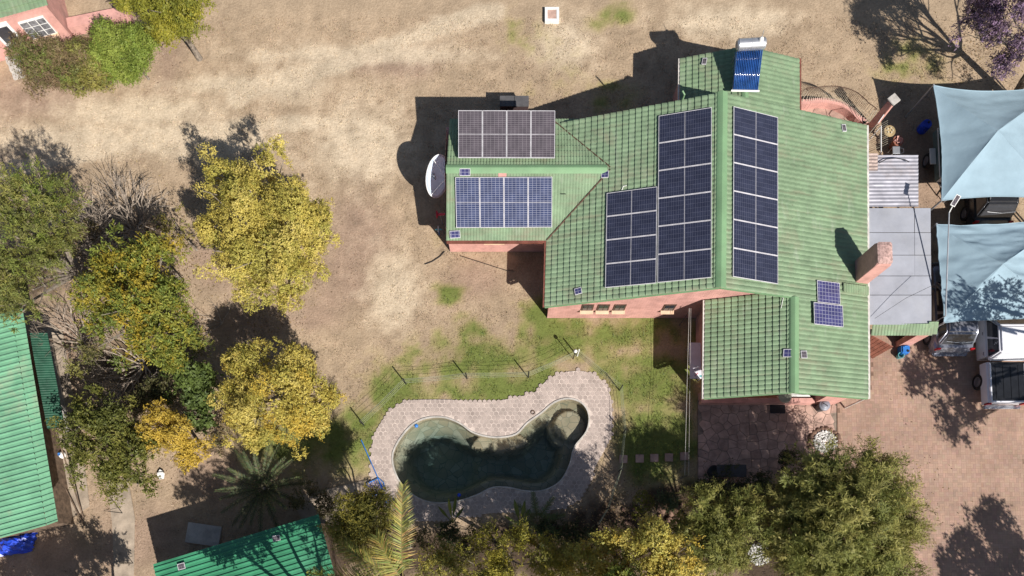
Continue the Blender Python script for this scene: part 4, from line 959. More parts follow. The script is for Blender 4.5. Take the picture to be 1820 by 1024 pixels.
# pots and small things by the lean-to
q = P(1581, 233, .75); o = empty('garden_table', (q.x, q.y, 0), 'round straw coloured pedestal table by the cream bars', 'table')
MB().lathe((q.x, q.y, 0), [(0, .72), (.26, .72), (.27, .75), (.25, .78), (.12, .775), (0, .775)], 20).build('top', M['hat'], o); MB().lathe((q.x, q.y, 0), [(.2, 0), (.19, .03), (.05, .1), (.05, .72)], 14).build('pedestal', M['wood'], o)
for k in range(5):
    a = k * 1.3; MB().lathe((q.x + .12 * cos(a), q.y + .12 * sin(a), .778), [(.03, 0), (.03, .05), (0, .05)], 8).build('knob', M['iron'], o)
q = P(1597, 250, .55); o = empty('flower_pot', (q.x, q.y, 0), 'round terracotta pot with pale pink plant beside the round table', 'pot')
MB().lathe((q.x, q.y, 0), [(0, 0), (.15, 0), (.22, .5), (.25, .5), (.25, .56), (.2, .56), (.2, .48), (0, .47)], 18).build('pot', M['terracotta'], o)
b = MB()
for k in range(14):
    a = k * 2.4; l_ = random.uniform(.1, .2); b.poly([(q.x, q.y, .5), (q.x + l_ * cos(a - .3), q.y + l_ * sin(a - .3), .62), (q.x + l_ * 1.3 * cos(a), q.y + l_ * 1.3 * sin(a), .58), (q.x + l_ * cos(a + .3), q.y + l_ * sin(a + .3), .62)])
b.build('leaves', M['pink_plain'], o)['kind'] = 'stuff'
q = P(1593, 267, .6); o = empty('gas_stand', (q.x, q.y, 0), 'square grey metal stand with ring handle at the lean-to edge', 'stand')
MB().box((q.x, q.y, .6), (.34, .34, .04)).build('top', M['steel'], o, bevel=.01)
for a, c in ((-1, -1), (1, -1), (1, 1), (-1, 1)): MB().box((q.x + a * .14, q.y + c * .14, .29), (.03, .03, .58)).build('leg', M['steel'], o)
MB().tube([(q.x + .17, q.y + .12, .6), (q.x + .32, q.y + .05, .62), (q.x + .32, q.y - .12, .62), (q.x + .17, q.y - .16, .6)], .02, 8).build('handle', M['gutter_white'], o)
q = P(1646, 222, .4); o = empty('blue_drum', (q.x, q.y, 0), 'royal blue plastic drum in the shade beside the pale canopy', 'drum')
MB().lathe((q.x, q.y, 0), [(0, 0), (.2, 0), (.23, .04), (.23, .4), (.21, .45), (.21, .5), (0, .5)], 18).build('barrel', M['royal'], o); MB().lathe((q.x + .06, q.y + .06, .5), [(.05, 0), (.05, .04), (0, .04)], 10).build('bung', M['dark'], o)
# ------------------------------------------------------------------ shade sails
def sail(name, corners, peak, label, sag=.05, posts=(), wrinkle=.07):
    """corners TL TR BR BL (px, z); four panels meet in a raised centre, edges curve inwards"""
    e = empty(name, (0, 0, 0), label, 'canopy'); C_ = [P(u, v, z) for u, v, z in corners]; pk = P(*peak)
    e.location = (pk.x, pk.y, 0); n = 26
    for i in range(4):
        A, B_ = C_[i], C_[(i + 1) % 4]; b = MB(); rows = []
        md = (A + B_) / 2; inw = (pk - md); inw.z = 0; inw = inw.normalized(); L_ = (B_ - A).length
        for r in range(n + 1):
            t = r / n; row = []
            for c in range(n + 1):
                u_ = c / n; p = A.lerp(B_, u_) + inw * (L_ * sag * 4 * u_ * (1 - u_)) - Vector((0, 0, .10 * 4 * u_ * (1 - u_)))
                q = p.lerp(pk, t); q.z = p.z + (pk.z - p.z) * (t ** 1.25)
                wr = (fbm(np.array(q.x * .6 + q.y * .2), np.array(q.y * 2.2), 40, 3, 1.6) - .5) * wrinkle * (1 - t * .6) * (1 if 0 < c < n else 0)
                q.z += float(wr); row.append(q)
            rows.append(row)
        for r in range(n):
            for c in range(n):
                if r == n - 1: b.poly([rows[r][c], rows[r][c + 1], rows[n][0]])
                else: b.poly([rows[r][c], rows[r][c + 1], rows[r + 1][c + 1], rows[r + 1][c]])
        o = b.build('cloth_panel', M['sail'], e, smooth=False)
        bm = bmesh.new(); bm.from_mesh(o.data); bmesh.ops.remove_doubles(bm, verts=bm.verts, dist=1e-4); bm.to_mesh(o.data); bm.free()
        for pp in o.data.polygons: pp.use_smooth = True
        MB().tube([rows[0][c] + Vector((0, 0, .0)) for c in range(n + 1)], .018, 6).build('edge_cable', M['sail'], e)
    for k in posts:
        c = C_[k]; MB().tube([(c.x, c.y, 0), (c.x, c.y, c.z + .05)], .04, 8).build('post', M['steel'], e)
    MB().tube([(pk.x, pk.y, 0), (pk.x, pk.y, pk.z - .02)], .05, 8).build('centre_pole', M['steel'], e)
    return e
sail('shade_canopy', [(1659, 152, 2.15), (1890, 148, 2.15), (1890, 356, 2.15), (1673, 357, 2.15)], (1774, 232, 2.95), 'clean pale blue shade canopy beside the corrugated lean-to', .045, (0, 1, 2, 3))
sail('shade_canopy', [(1664, 399, 2.1), (1905, 385, 2.1), (1905, 566, 2.1), (1677, 574, 2.1)], (1783, 469, 2.85), 'wrinkled pale blue shade canopy sheltering the white pickup by the brick driveway', .02, (0, 1, 2, 3), .22)
# leaning solar lamp
sl_ = empty('solar_street_lamp', P(1676, 556, 0), 'thin leaning grey pole with small solar lamp panel between the canopies', 'lamp')
pb_, pt_ = P(1675, 560, 0.0), P(1687, 378, 3.3)
pb_ = Vector((P(1677, 566, 2.0).x - .1, P(1677, 566, 2.0).y, 0))
MB().tube([pb_, (pb_.x, pb_.y, 2.3), pt_], [.035, .032, .025], 8).build('pole', M['steel'], sl_)
pp_ = P(1698, 357, 3.6); MB().tube([pt_, pt_.lerp(pp_, .6), pp_], .02, 6).build('arm', M['white'], sl_)
ax_ = (P(1704, 346, 3.65) - P(1694, 362, 3.55)).normalized(); ay_ = Vector((0, 0, 1)).cross(ax_).normalized(); an_ = ax_.cross(ay_)
MB().box(pp_ + an_ * .02, (.46, .2, .025), axes=(ax_, ay_, an_)).build('lamp_frame', M['white'], sl_); MB().box(pp_ + an_ * .036, (.40, .14, .008), axes=(ax_, ay_, an_)).build('cell_sheet', M['cell_tilt'], sl_)
# ------------------------------------------------------------------ vehicles
def wheel(parent, x, y, r=.34, w_=.22):
    s = 1 if x > 0 else -1
    wo = bpy.data.objects.new('wheel', None); COL.objects.link(wo); wo.parent = parent; wo.location = (x, y, r); wo.empty_display_size = .1
    MB().lathe((0, 0, 0), [(r * .62, -w_ / 2), (r * .93, -w_ / 2), (r, -w_ / 2 + .04), (r, w_ / 2 - .04), (r * .93, w_ / 2), (r * .62, w_ / 2)], 24, (1, 0, 0)).build('tyre', M['dark'], wo, world=False)
    b = MB(); b.lathe((s * w_ * .38, 0, 0), [(r * .63, .02 * s), (r * .55, .0), (r * .2, .03 * s), (0, .035 * s)], 20, (1, 0, 0)); b.build('rim', M['rim'], wo, world=False)
def loft(rings, mat_, name, parent, bevel=.0, smooth=True):
    b = MB(); n = len(rings[0])
    for i in range(len(rings) - 1):
        for k in range(n):
            j = (k + 1) % n; b.poly([rings[i][k], rings[i][j], rings[i + 1][j], rings[i + 1][k]])
    b.poly(rings[0][::-1]); b.poly(rings[-1])
    o = b.build(name, mat_, parent, world=False)
    bm = bmesh.new(); bm.from_mesh(o.data); bmesh.ops.remove_doubles(bm, verts=bm.verts, dist=1e-4); bmesh.ops.recalc_face_normals(bm, faces=bm.faces)
    if bevel: bmesh.ops.bevel(bm, geom=[e for e in bm.edges if e.calc_face_angle(0) > .45], offset=bevel, segments=2, affect='EDGES')
    bm.to_mesh(o.data); bm.free()
    if smooth:
        for p in o.data.polygons: p.use_smooth = True
        o.data.set_sharp_from_angle(angle=radians(35))
    return o
def sect(y, w_, zl, zh, tuck=.05): return [(-w_ + tuck, y, zl), (-w_, y, zl + .14), (-w_, y, zh - .22), (-w_ + .03, y, zh - .07), (-w_ + .12, y, zh), (w_ - .12, y, zh), (w_ - .03, y, zh - .07), (w_, y, zh - .22), (w_, y, zl + .14), (w_ - tuck, y, zl)]
def glassquad(pts, name, parent, off=.008, m='glass'):
    p = [Vector(q) for q in pts]; n = (p[1] - p[0]).cross(p[2] - p[0]).normalized(); c = sum(p, Vector()) / len(p)
    if n.dot(c - Vector((0, c.y * .6, 1.0))) < 0: n = -n
    b = MB(); q = [x + n * off for x in p]; b.poly(q); r = [x - n * .01 for x in p]
    for i in range(len(p)): b.poly([r[i], r[(i + 1) % len(p)], q[(i + 1) % len(p)], q[i]])
    return b.build(name, M[m], parent, world=False)
def cabin(parent, y0, y1, yr0, yr1, w0, w1, zb, zr, paint):
    """y0 rear foot, y1 front foot of the glasshouse; yr0, yr1 the roof"""
    ym = (yr0 + yr1) / 2
    base = [(-w0, y0, zb), (w0, y0, zb), (w0, y1, zb), (-w0, y1, zb)]; roof = [(-w1, yr0, zr), (w1, yr0, zr), (w1, yr1, zr), (-w1, yr1, zr)]
    loft([base, roof], M[paint], 'cabin', parent, .07)
    def mixp(a, b_, t): return tuple(a[i] + (b_[i] - a[i]) * t for i in range(3))
    def face(i, j, f0, f1, t0, t1):
        q = lambda f, t: mixp(mixp(base[i], base[j], f), mixp(roof[i], roof[j], f), t); return [q(f0, t0), q(f1, t0), q(f1, t1), q(f0, t1)]
    glassquad(face(0, 1, .07, .93, .12, .86), 'rear_window', parent); glassquad(face(3, 2, .06, .94, .1, .88), 'windscreen', parent)
    for i, j in ((3, 0), (1, 2)):
        glassquad(face(i, j, .08, .47, .14, .84), 'side_window', parent); glassquad(face(i, j, .52, .92, .14, .84), 'side_window', parent)
def mirror_pair(parent, w_, y, z, paint):
    for s in (-1, 1): MB().box((s * (w_ + .1), y, z), (.2, .09, .14)).build('wing_mirror', M[paint], parent, world=False, bevel=.03)
def lights(parent, w_, yr, yf, zt, zh):
    for s in (-1, 1):
        MB().box((s * (w_ - .12), yr, zt), (.2, .07, .26)).build('tail_lamp', M['redlamp'], parent, world=False, bevel=.02)
        MB().box((s * (w_ - .22), yf, zh), (.34, .08, .17)).build('headlight', M['glass_grey'], parent, world=False, bevel=.02)
# white double-cab pickup
px_ = P(1737, 700, .4).x + .90; yr = P(1780, 719, .9).y
pk = empty('pickup_truck', (px_, yr, .06), 'white double cab pickup with black open load bed on the brick driveway', 'pickup')
W = .89
loft([sect(2.1, W, .32, 1.0), sect(2.4, W, .3, 1.02), sect(3.6, W, .3, 1.03), sect(4.2, W - .01, .3, 1.0), sect(4.9, W - .06, .32, .93), sect(5.18, W - .16, .36, .78)], M['carwhite'], 'body', pk)
cabin(pk, 1.86, 4.0, 2.08, 3.25, W - .03, W - .2, .98, 1.68, 'carwhite')
loft([sect(.06, W, .42, 1.0, .12), sect(1.84, W, .42, 1.0, .12)], M['carwhite'], 'load_bed', pk)
MB().box((0, .95, 1.004), (1.46, 1.62, .02)).build('bed_liner', M['liner'], pk, world=False)
for s in (-1, 1): MB().box((s * .76, .95, 1.03), (.09, 1.72, .06)).build('bed_rail', M['carwhite'], pk, world=False, bevel=.02)
MB().box((0, .08, 1.03), (1.58, .07, .06)).build('tailgate_top', M['carwhite'], pk, world=False, bevel=.015)
MB().box((0, 1.8, 1.035), (1.5, .06, .07)).build('bed_bulkhead', M['dark'], pk, world=False)
MB().box((0, -.06, .55), (1.6, .16, .16)).build('bumper', M['chrome'], pk, world=False, bevel=.03)
for k in range(4): MB().box((-.5 + k * .33, .95, 1.02), (.05, 1.5, .02)).build('liner_rib', M['liner'], pk, world=False)
lights(pk, W, .03, 5.1, .8, .78); mirror_pair(pk, W, 3.72, 1.08, 'carwhite')
for s in (-1, 1):
    wheel(pk, s * (W - .11), 1.12, .36, .24); wheel(pk, s * (W - .11), 4.2, .36, .24)
    for y in (2.25, 3.15): MB().box((s * (W + .006), y, .86), (.02, .14, .03)).build('door_handle', M['chrome'], pk, world=False)
def hatch(name, loc, label, paint, L_=4.1, W=.86, zr=1.55):
    e = empty(name, loc, label, 'car')
    loft([sect(.0, W - .12, .38, .8), sect(.14, W - .03, .3, .98), sect(.8, W, .28, 1.02), sect(L_ - 1.2, W, .28, 1.0), sect(L_ - .4, W - .05, .3, .9), sect(L_, W - .2, .36, .7)], M[paint], 'body', e)
    cabin(e, .22, L_ - .95, .62, L_ - 1.75, W - .05, W - .2, .98, zr, paint)
    MB().box((0, .0, .5), (1.55, .2, .18)).build('bumper', M[paint], e, world=False, bevel=.05)
    lights(e, W, .1, L_ - .12, .88, .75); mirror_pair(e, W, L_ - 1.35, 1.02, paint)
    MB().tube([(-.62, .3, zr - .2), (0, .22, zr - .17), (.62, .3, zr - .2)], .012, 5).build('rear_highlight', M['chrome'], e, world=False)  # chrome strip added for the bright highlight along the rear window edge
    for s in (-1, 1):
        wheel(e, s * (W - .1), .8); wheel(e, s * (W - .1), L_ - .85)
        MB().tube([(s * (W - .26), .75, zr + .04), (s * (W - .26), L_ - 1.9, zr + .04)], .018, 6).build('roof_rail', M['steel'], e, world=False)
    return e
hatch('hatchback_car', (P(1655, 622, .7).x + .88, P(1690, 630, .5).y, .06), 'silver hatchback parked nose first under the wrinkled canopy', 'carsilver')
hatch('hatchback_car', (P(1722, 380, .6).x + .86, P(1760, 399, .9).y, 0), 'black car showing its roof in the gap between two pale canopies', 'cardark', 4.3, .88, 1.65)
# utility trailer under the edge of the canopy
tl = empty('utility_trailer', (P(1659, 280, .5).x + .68, P(1660, 280, .5).y, 0), 'grey green utility trailer with white mudguard half under the clean canopy', 'trailer')
b = MB(); b.box((0, 0, .5), (1.3, 2.3, .06)); b.build('floor', M['cargreen'], tl, world=False)
for s in (-1, 1):
    MB().box((s * .64, 0, .68), (.05, 2.3, .36)).build('side_board', M['cargreen'], tl, world=False); MB().tube([(s * .66, -1.15, .88), (s * .66, 1.15, .88)], .025, 6).build('side_rail', M['white'], tl, world=False)
    wheel(tl, s * .82, -.05, .32, .2); MB().box((s * .82, -.05, .68), (.28, .75, .05)).build('mudguard', M['white'], tl, world=False, bevel=.02)
for y in (-1.13, 1.13): MB().box((0, y, .68), (1.22, .05, .36)).build('end_board', M['white'], tl, world=False)
MB().tube([(-.5, -1.15, .45), (0, -1.9, .45)], .03, 6).build('drawbar', M['steel'], tl, world=False); MB().tube([(.5, -1.15, .45), (0, -1.9, .45)], .03, 6).build('drawbar', M['steel'], tl, world=False)
MB().tube([(0, -1.85, .45), (0, -1.85, .0)], .025, 6).build('prop_stand', M['steel'], tl, world=False)
# ------------------------------------------------------------------ sheds and neighbour house
sh = empty('long_shed', P(30, 760, 0), 'long shed with pale green ribbed roof beside the yard trees', 'shed')
TL_, TR_, BL_ = P(-190, 610, 3.0), P(22, 556, 3.05), P(-150, 1008, 3.0)
TRr, BRr = P(20, 553, 3.05), P(83, 934, 3.05)
corrugated('roof_sheet', TL_, TRr, BL_ + (BRr - TRr) - (BL_ - TL_), 'shed', sh, 40, .045, ibr=True)
E1, E2 = P(40, 549, 2.82), P(106, 928, 2.82)
corrugated('eave_sheet', TRr, E1, BRr, 'shed', sh, 40, .045, ibr=True)
wall_pts = [P(20, 590, 0), P(88, 905, 0)]
dirv = (E2 - E1).normalized(); inn_ = Vector((-dirv.y, dirv.x, 0))
if inn_.x > 0: inn_ = -inn_
mid = (E1 + E2) / 2 + inn_ * 1.1; axs = Vector((dirv.x, dirv.y, 0)).normalized()
MB().box((mid.x + inn_.x * 2.6, mid.y + inn_.y * 2.6, 1.35), ((E2 - E1).length - .6, 5.2, 2.66), axes=(axs, Vector((-axs.y, axs.x, 0)), Vector((0, 0, 1)))).build('wall', M['wood'], sh)
ll = empty('lean_to_strip', P(85, 690, 0), 'dark green sheet awning below the long shed eave', 'awning')
A1, A2, A3 = P(52, 592, 1.9), P(84, 592, 1.55), P(84, 762, 1.9)
corrugated('sheet', A1, A2, A3, 'shed_dark', ll, 40, .012)
for u, v in ((80, 600), (108, 760)):
    q = P(u, v, 1.5); MB().tube([(q.x, q.y, 0), (q.x, q.y, 1.55)], .035, 6).build('post', M['wood'], ll)
q0, q1 = P(87, 600, .1), P(122, 775, .1); MB().box(((q0 + q1) / 2)[:2] + (.06,) if False else ((q0.x + q1.x) / 2, (q0.y + q1.y) / 2, .06), ((q1 - q0).length, .16, .14), axes=((q1 - q0).normalized(), Vector((0, 0, 1)).cross((q1 - q0).normalized()), Vector((0, 0, 1)))).build('kerb', M['concrete'], ll)
# loose poles beside the long shed
for u0, v0, u1, v1, lb in ((100, 768, 148, 920, 'long pole leaning from the shed eave to the apron'), (97, 830, 150, 935, 'darker pole lying across the shed apron')):
    single(MB().tube([P(u0, v0, 1.6 if v0 < 800 else .25), P(u1, v1, .1)], .03, 6), 'timber_pole', M['wood'], P(u1, v1, .05), lb, 'pole')
q = P(107, 808, .25); o = empty('sack', (q.x, q.y, 0), 'small blue and white plastic sack by the shed apron', 'sack')
MB().lathe((q.x, q.y, 0), [(0, 0), (.14, .02), (.17, .12), (.13, .24), (.05, .3), (0, .3)], 9).build('body', M['white'], o, smooth=True); MB().lathe((q.x, q.y, 0), [(.05, .29), (.07, .35), (.02, .34)], 9).build('tie', M['blue_plastic'], o)
# tarpaulin
b = MB(); tp0 = [(-20, 962), (20, 948), (52, 945), (54, 975), (35, 988), (-10, 990)]
N_ = 10; c0, c1, c2, c3 = P(-15, 948, .55), P(54, 944, .5), P(50, 980, .35), P(-15, 990, .35); grid = []
for i in range(N_ + 1):
    row = []
    for j in range(N_ + 1):
        p = c0.lerp(c1, j / N_).lerp(c3.lerp(c2, j / N_), i / N_); e_ = min(i, N_ - i, j, N_ - j) / 5
        p.z = .06 + .55 * min(1, e_ * 1.4) + random.uniform(-.07, .07); p.x += random.uniform(-.04, .04); p.y += random.uniform(-.04, .04); row.append(p)
    grid.append(row)
for i in range(N_):
    for j in range(N_): b.poly([grid[i][j], grid[i][j + 1], grid[i + 1][j + 1], grid[i + 1][j]])
single(b, 'tarpaulin', M['royal'], P(20, 965, 0), 'crumpled royal blue tarpaulin heaped at the shed corner', 'tarpaulin')
# garden shed at the bottom
gs = empty('garden_shed', P(420, 990, 0), 'garden shed with dark green ribbed roof among the palms', 'shed')
a1, a2 = P(272, 1003, 2.35), P(566, 914, 2.35); d1 = (a2 - a1); dd_ = Vector((d1.y, -d1.x, 0)).normalized() * 4.2 + Vector((0, 0, .25))
M['shed2'] = mat('ribbed_sheet_deep_green', (0.05, 0.23, 0.12), 0.4, 0.15, 0.9, dirt=(0.09, 0.25, 0.16), dirt_amt=.6)
corrugated('roof_sheet', a1, a2, a1 + dd_, 'shed2', gs, 19, .045, ibr=True)
mid = (a1 + a2) / 2 + dd_ / 2; d1n = Vector((d1.x, d1.y, 0)).normalized()
MB().box((mid.x, mid.y, 1.13), (d1.length - .5, 3.7, 2.26), axes=(d1n, Vector((-d1n.y, d1n.x, 0)), Vector((0, 0, 1)))).build('wall', M['wood'], gs)
zG = lambda x, y: 2.42
one([(484, 953), (497, 951), (499, 960), (486, 963)], zG, 'cell_tilt', 'tiny solar panel high on the garden shed roof among palm shadows', .06, 'light_charger', cat='small panel')
one([(315, 1003), (328, 1000), (330, 1010), (318, 1014)], zG, 'cell_tilt', 'tiny solar panel low on the garden shed roof by its open corner', .06, 'light_charger', cat='small panel')
q = P(362, 950, .05); b = MB(); b.box((q.x, q.y, .04), (1.5, .9, .1), rz=radians(-8)); single(b, 'concrete_slab', M['concrete'], (q.x, q.y, 0), 'grey concrete slab in the shade beside the garden shed', 'slab')
# neighbour cottage, top left
nh = empty('cottage', P(20, 10, 0), 'pink cottage with green roof and grey window behind the hedge', 'cottage')
c0 = P(80, 11, 2.05); e0 = P(0, 33, 2.05); f = (e0 - c0).normalized(); g2_ = Vector((-f.y, f.x, 0))
if g2_.y < 0: g2_ = -g2_
cw = c0 - g2_ * .02 + f * -.05
def cot(a, b_, z): return Vector((cw.x + f.x * a + g2_.x * b_, cw.y + f.y * a + g2_.y * b_, z))
MB().box(cot(3.5, 3.0, 1.0), (7, 6, 2.0), axes=(-f, g2_, Vector((0, 0, 1)))).build('wall', M['pink_plain'], nh)
tiles('roof_slope', cot(-.12, 3.0, 3.0), f * 7.2, g2_ * -3.05 + Vector((0, 0, -.9)), nh, 'roof')
tiles('roof_slope', cot(-.12, 3.0, 3.0), f * 7.2, g2_ * 3.2 + Vector((0, 0, -.9)), nh, 'roof')
wo = MB().box(cot(.98, -.03, 1.2), (1.15, .08, .95), axes=(-f, g2_, Vector((0, 0, 1)))).build('window', M['white'], nh)
for i in range(3):
    for j in range(3): MB().box(cot(.98 - .37 + .37 * i, -.075, .9 + .3 * j), (.33, .02, .26), axes=(-f, g2_, Vector((0, 0, 1)))).build('pane', M['glass_grey'], wo)
MB().box(cot(.98, -.12, .67), (1.25, .24, .06), axes=(-f, (g2_ + Vector((0, 0, .3))).normalized(), (Vector((0, 0, 1)) - g2_ * .3).normalized())).build('sill', M['sill'], wo)
do_ = MB().box(cot(2.35, -.02, .95), (.85, .08, 1.85), axes=(-f, g2_, Vector((0, 0, 1)))).build('door', M['white'], nh)
MB().box(cot(2.35, -.07, 1.3), (.6, .03, .8), axes=(-f, g2_, Vector((0, 0, 1)))).build('door_pane', M['glass'], do_)
for k in range(3): MB().box(cot(2.4, -.35 - .3 * k, .22 - .07 * k), (1.5, .34, .3 - .1 * k), axes=(-f, g2_, Vector((0, 0, 1)))).build('doorstep', M['concrete'], nh)
pl0 = P(125, 48, .3); pl1 = P(232, 26, .3); d_ = (pl1 - pl0).normalized()
single(MB().box((pl0 + pl1) / 2, ((pl1 - pl0).length, .5, .5), axes=(d_, Vector((-d_.y, d_.x, 0)), Vector((0, 0, 1)))), 'planter_wall', M['pink_plain'], (pl0.x, pl0.y, 0), 'low pink planter wall running from the cottage behind the hedge', 'wall')
# ------------------------------------------------------------------ yard furniture
q = P(1238, 641, .75); tt = empty('plastic_table', (q.x, q.y, 0), 'white rectangular table with a red and green mark beside the southern wing', 'table')
MB().box((q.x, q.y, .74), (.62, 1.62, .04)).build('top', mat('table_white', (.72, .71, .76), .5, .06), tt, bevel=.015)
for a, c in ((-1, -1), (1, -1), (1, 1), (-1, 1)): MB().box((q.x + a * .25, q.y + c * .7, .36), (.04, .04, .72)).build('leg', M['steel'], tt)
MB().box((q.x - .02, q.y - .62, .7615), (.2, .03, .003), rz=.7).build('red_mark', M['red'], tt); MB().box((q.x - .06, q.y - .58, .7612), (.1, .03, .003), rz=-.6).build('red_mark', M['red'], tt)
MB().box((q.x + .18, q.y - .7, .7612), (.14, .08, .003)).build('green_mark', M['teal'], tt)
q = P(1464, 721, .55); db = empty('dustbin', (q.x, q.y, .06), 'round grey dustbin with ridged lid on the stone patio', 'bin')
MB().lathe((q.x, q.y, .06), [(0, 0), (.18, 0), (.225, .55), (.23, .56)], 22).build('drum', M['darkgrey'], db)
MB().lathe((q.x, q.y, .06), [(.245, .54), (.25, .58), (.22, .62), (.18, .61), (.17, .64), (.06, .66), (0, .66)], 22).build('lid', mat('bin_lid_grey', (.20, .21, .25), .45, .1), db, smooth=True)
MB().tube([(q.x - .1, q.y + .07, .72), (q.x - .05, q.y + .03, .76), (q.x + .05, q.y - .03, .76), (q.x + .1, q.y - .07, .72)], .016, 6).build('handle', M['dark'], db)
q = P(1399, 706, .95); pt2 = empty('patio_table', (q.x, q.y + .1, 0), 'pale round patio table half under the southern wing roof', 'table')
MB().lathe((q.x, q.y + .1, 0), [(0, .7), (.29, .7), (.3, .72), (.29, .74), (0, .74)], 24).build('top', mat('straw_plastic', (.46, .47, .36), .6), pt2); MB().lathe((q.x, q.y + .1, .0), [(.2, 0), (.18, .04), (.04, .1), (.04, .7)], 12).build('pedestal', M['white'], pt2)
q = P(1425, 707, .5); bn = empty('garden_bench', (q.x, q.y + .3, 0), 'white slatted bench under the roof edge beside the round table', 'bench')
for k in range(5): MB().box((q.x - .1 , q.y + .1 + k * .1, .45), (1.0, .08, .03)).build('slat', M['white'], bn)
for a in (-.5, .3): MB().box((q.x + a, q.y + .3, .22), (.06, .45, .43)).build('leg', M['white'], bn)
q = P(1382, 727, .07); single(MB().box((q.x, q.y, .072), (.68, .4, .016)), 'door_mat', M['dark'], (q.x, q.y, .06), 'black rectangular door mat lying on the stone patio', 'mat')
q = P(1298, 838, .3); o = empty('braai_stand', (q.x, q.y, .06), 'low dark metal grill table in deep shade at the patio edge', 'grill')
MB().box((q.x, q.y, .5), (1.3, .55, .05)).build('top', M['darkgrey'], o, bevel=.01)
for a, c in ((-1, -1), (1, -1), (1, 1), (-1, 1)): MB().box((q.x + a * .58, q.y + c * .22, .27), (.05, .05, .42)).build('leg', M['dark'], o)
MB().lathe((q.x - .75, q.y, .06), [(0, 0), (.22, 0), (.27, .4), (.23, .42), (0, .35)], 16).build('bowl', M['dark'], o)
for i, (u, v) in enumerate(((1108, 816), (1137, 815), (1163, 814), (1189, 813), (1216, 811))):
    q = P(u, v, .04); single(MB().box((q.x, q.y, .01), (.36, .36, .1), rz=random.uniform(-.06, .06)), 'stepping_stone', M['pink_floor'], (q.x, q.y, 0), ORD[i] + ' square stepping stone from the pool deck towards the patio', 'stepping stone', 'stepping stones', bevel=.012)
# pool net and lounger frame
pn = empty('pool_net', P(683, 890, .05), 'blue pool net on a long pole lying across the hexagon paving', 'pool net')
MB().tube([P(642, 782, .08), P(672, 850, .09), P(691, 906, .08)], .022, 6).build('pole', M['blue_plastic'], pn)
lp = [P(651, 860, .1), P(673, 850, .1), P(682, 858, .1), P(684, 872, .1), P(662, 882, .1)]; MB().tube(lp + [lp[0]], .022, 6).build('hoop', M['blue_plastic'], pn)
for k in range(6):
    MB().tube([lp[0].lerp(lp[1], (k + .5) / 6), lp[4].lerp(lp[3], (k + .5) / 6) - Vector((0, 0, .05))], .009, 4).build('net_cord', M['royal'], pn)
MB().tube([P(675, 856, .09), P(690, 885, .09), P(689, 905, .08)], .015, 6).build('hose', M['royal'], pn)
# pool fence: thin posts with strung wires
FP = [(647, 756), (722, 683), (830, 673), (939, 671), (1026, 633), (1101, 694), (1107, 770), (1100, 838), (1078, 905), (1060, 935)]
pf = empty('pool_fence', P(830, 673, 0), 'wire fence on thin posts round the pool lawn', 'fence'); tops = []
for i, (u, v) in enumerate(FP):
    q = P(u, v, 0); h_ = .95; MB().tube([(q.x, q.y, 0), (q.x, q.y, h_)], .03, 6).build('post', M['dark'] if i != 4 else M['white'], pf); tops.append(q)
M['wire'] = mat('faded_green_wire', (.27, .29, .2), .5, .1)
for i in range(len(tops) - 1):
    for z in (.25, .5, .72, .9):
        a, c = tops[i], tops[i + 1]; md_ = (a + c) / 2; MB().tube([(a.x, a.y, z), (md_.x, md_.y, z - .05 - random.random() * .04), (c.x, c.y, z)], .0065, 4, False).build('wire', M['wire'], pf)
q = P(1026, 633, .95); gl = empty('garden_light', (q.x - .1, q.y + .15, 0), 'garden light with white globe on a slim stake by the fence corner', 'garden light')
MB().tube([(q.x - .1, q.y + .15, 0), (q.x - .1, q.y + .15, 1.1)], .02, 6).build('stake', M['dark'], gl); MB().lathe((q.x - .1, q.y + .15, 1.1), [(0, 0), (.07, .03), (.085, .09), (.06, .15), (0, .17)], 12).build('globe', M['white'], gl, smooth=True)
# washing lines
wl_ = empty('washing_line', P(1226, 690, 0), 'pair of washing lines strung from the gable wall past the white table', 'washing line')
for u0, u1, r_ in ((1225, 1217, .007), (1228, 1224, .005)): MB().tube([P(u0, 548, 1.9), P((u0 + u1) / 2, 690, 1.72), P(u1, 845, 1.85)], r_, 5).build('line', M['gutter_white'], wl_)
for v, z in ((845, 1.9), (552, 1.9)):
    q = P(1221 if v > 600 else 1226, v, z); MB().tube([(q.x, q.y, 0), q], .016, 6).build('post', M['darkgrey'], wl_)
# low wire posts along the path
for i, (u, v, lb) in enumerate(((218, 912, 'thin wire stake on the path near the shed corner'), (237, 1001, 'thin wire stake lower on the path beside the garden shed'))):
    e = empty('wire_stake', P(u, v, 0), lb, 'stake'); q = P(u, v, 0); MB().tube([q, q + Vector((0, 0, 1.1))], .018, 6).build('stake', M['dark'], e); MB().tube([P(u, v, .4), P(u - 33, v - 4, .02)], .008, 4).build('wire', M['dark'], e)
# garden hose on the lawn
single(MB().tube([P(755, 470, .03), P(768, 465, .03), P(782, 456, .03), P(790, 447, .03)], .02, 6), 'garden_hose', M['dark'], P(770, 465, 0), 'short black hose curling from the small wing corner onto the dry lawn', 'hose')
single(MB().tube([P(818, 455, .03), P(850, 465, .03), P(900, 481, .03), P(912, 480, .03)], .014, 6), 'ground_cable', M['dark'], P(850, 465, 0), 'thin black cable crossing the lawn below the small pink wall', 'cable')
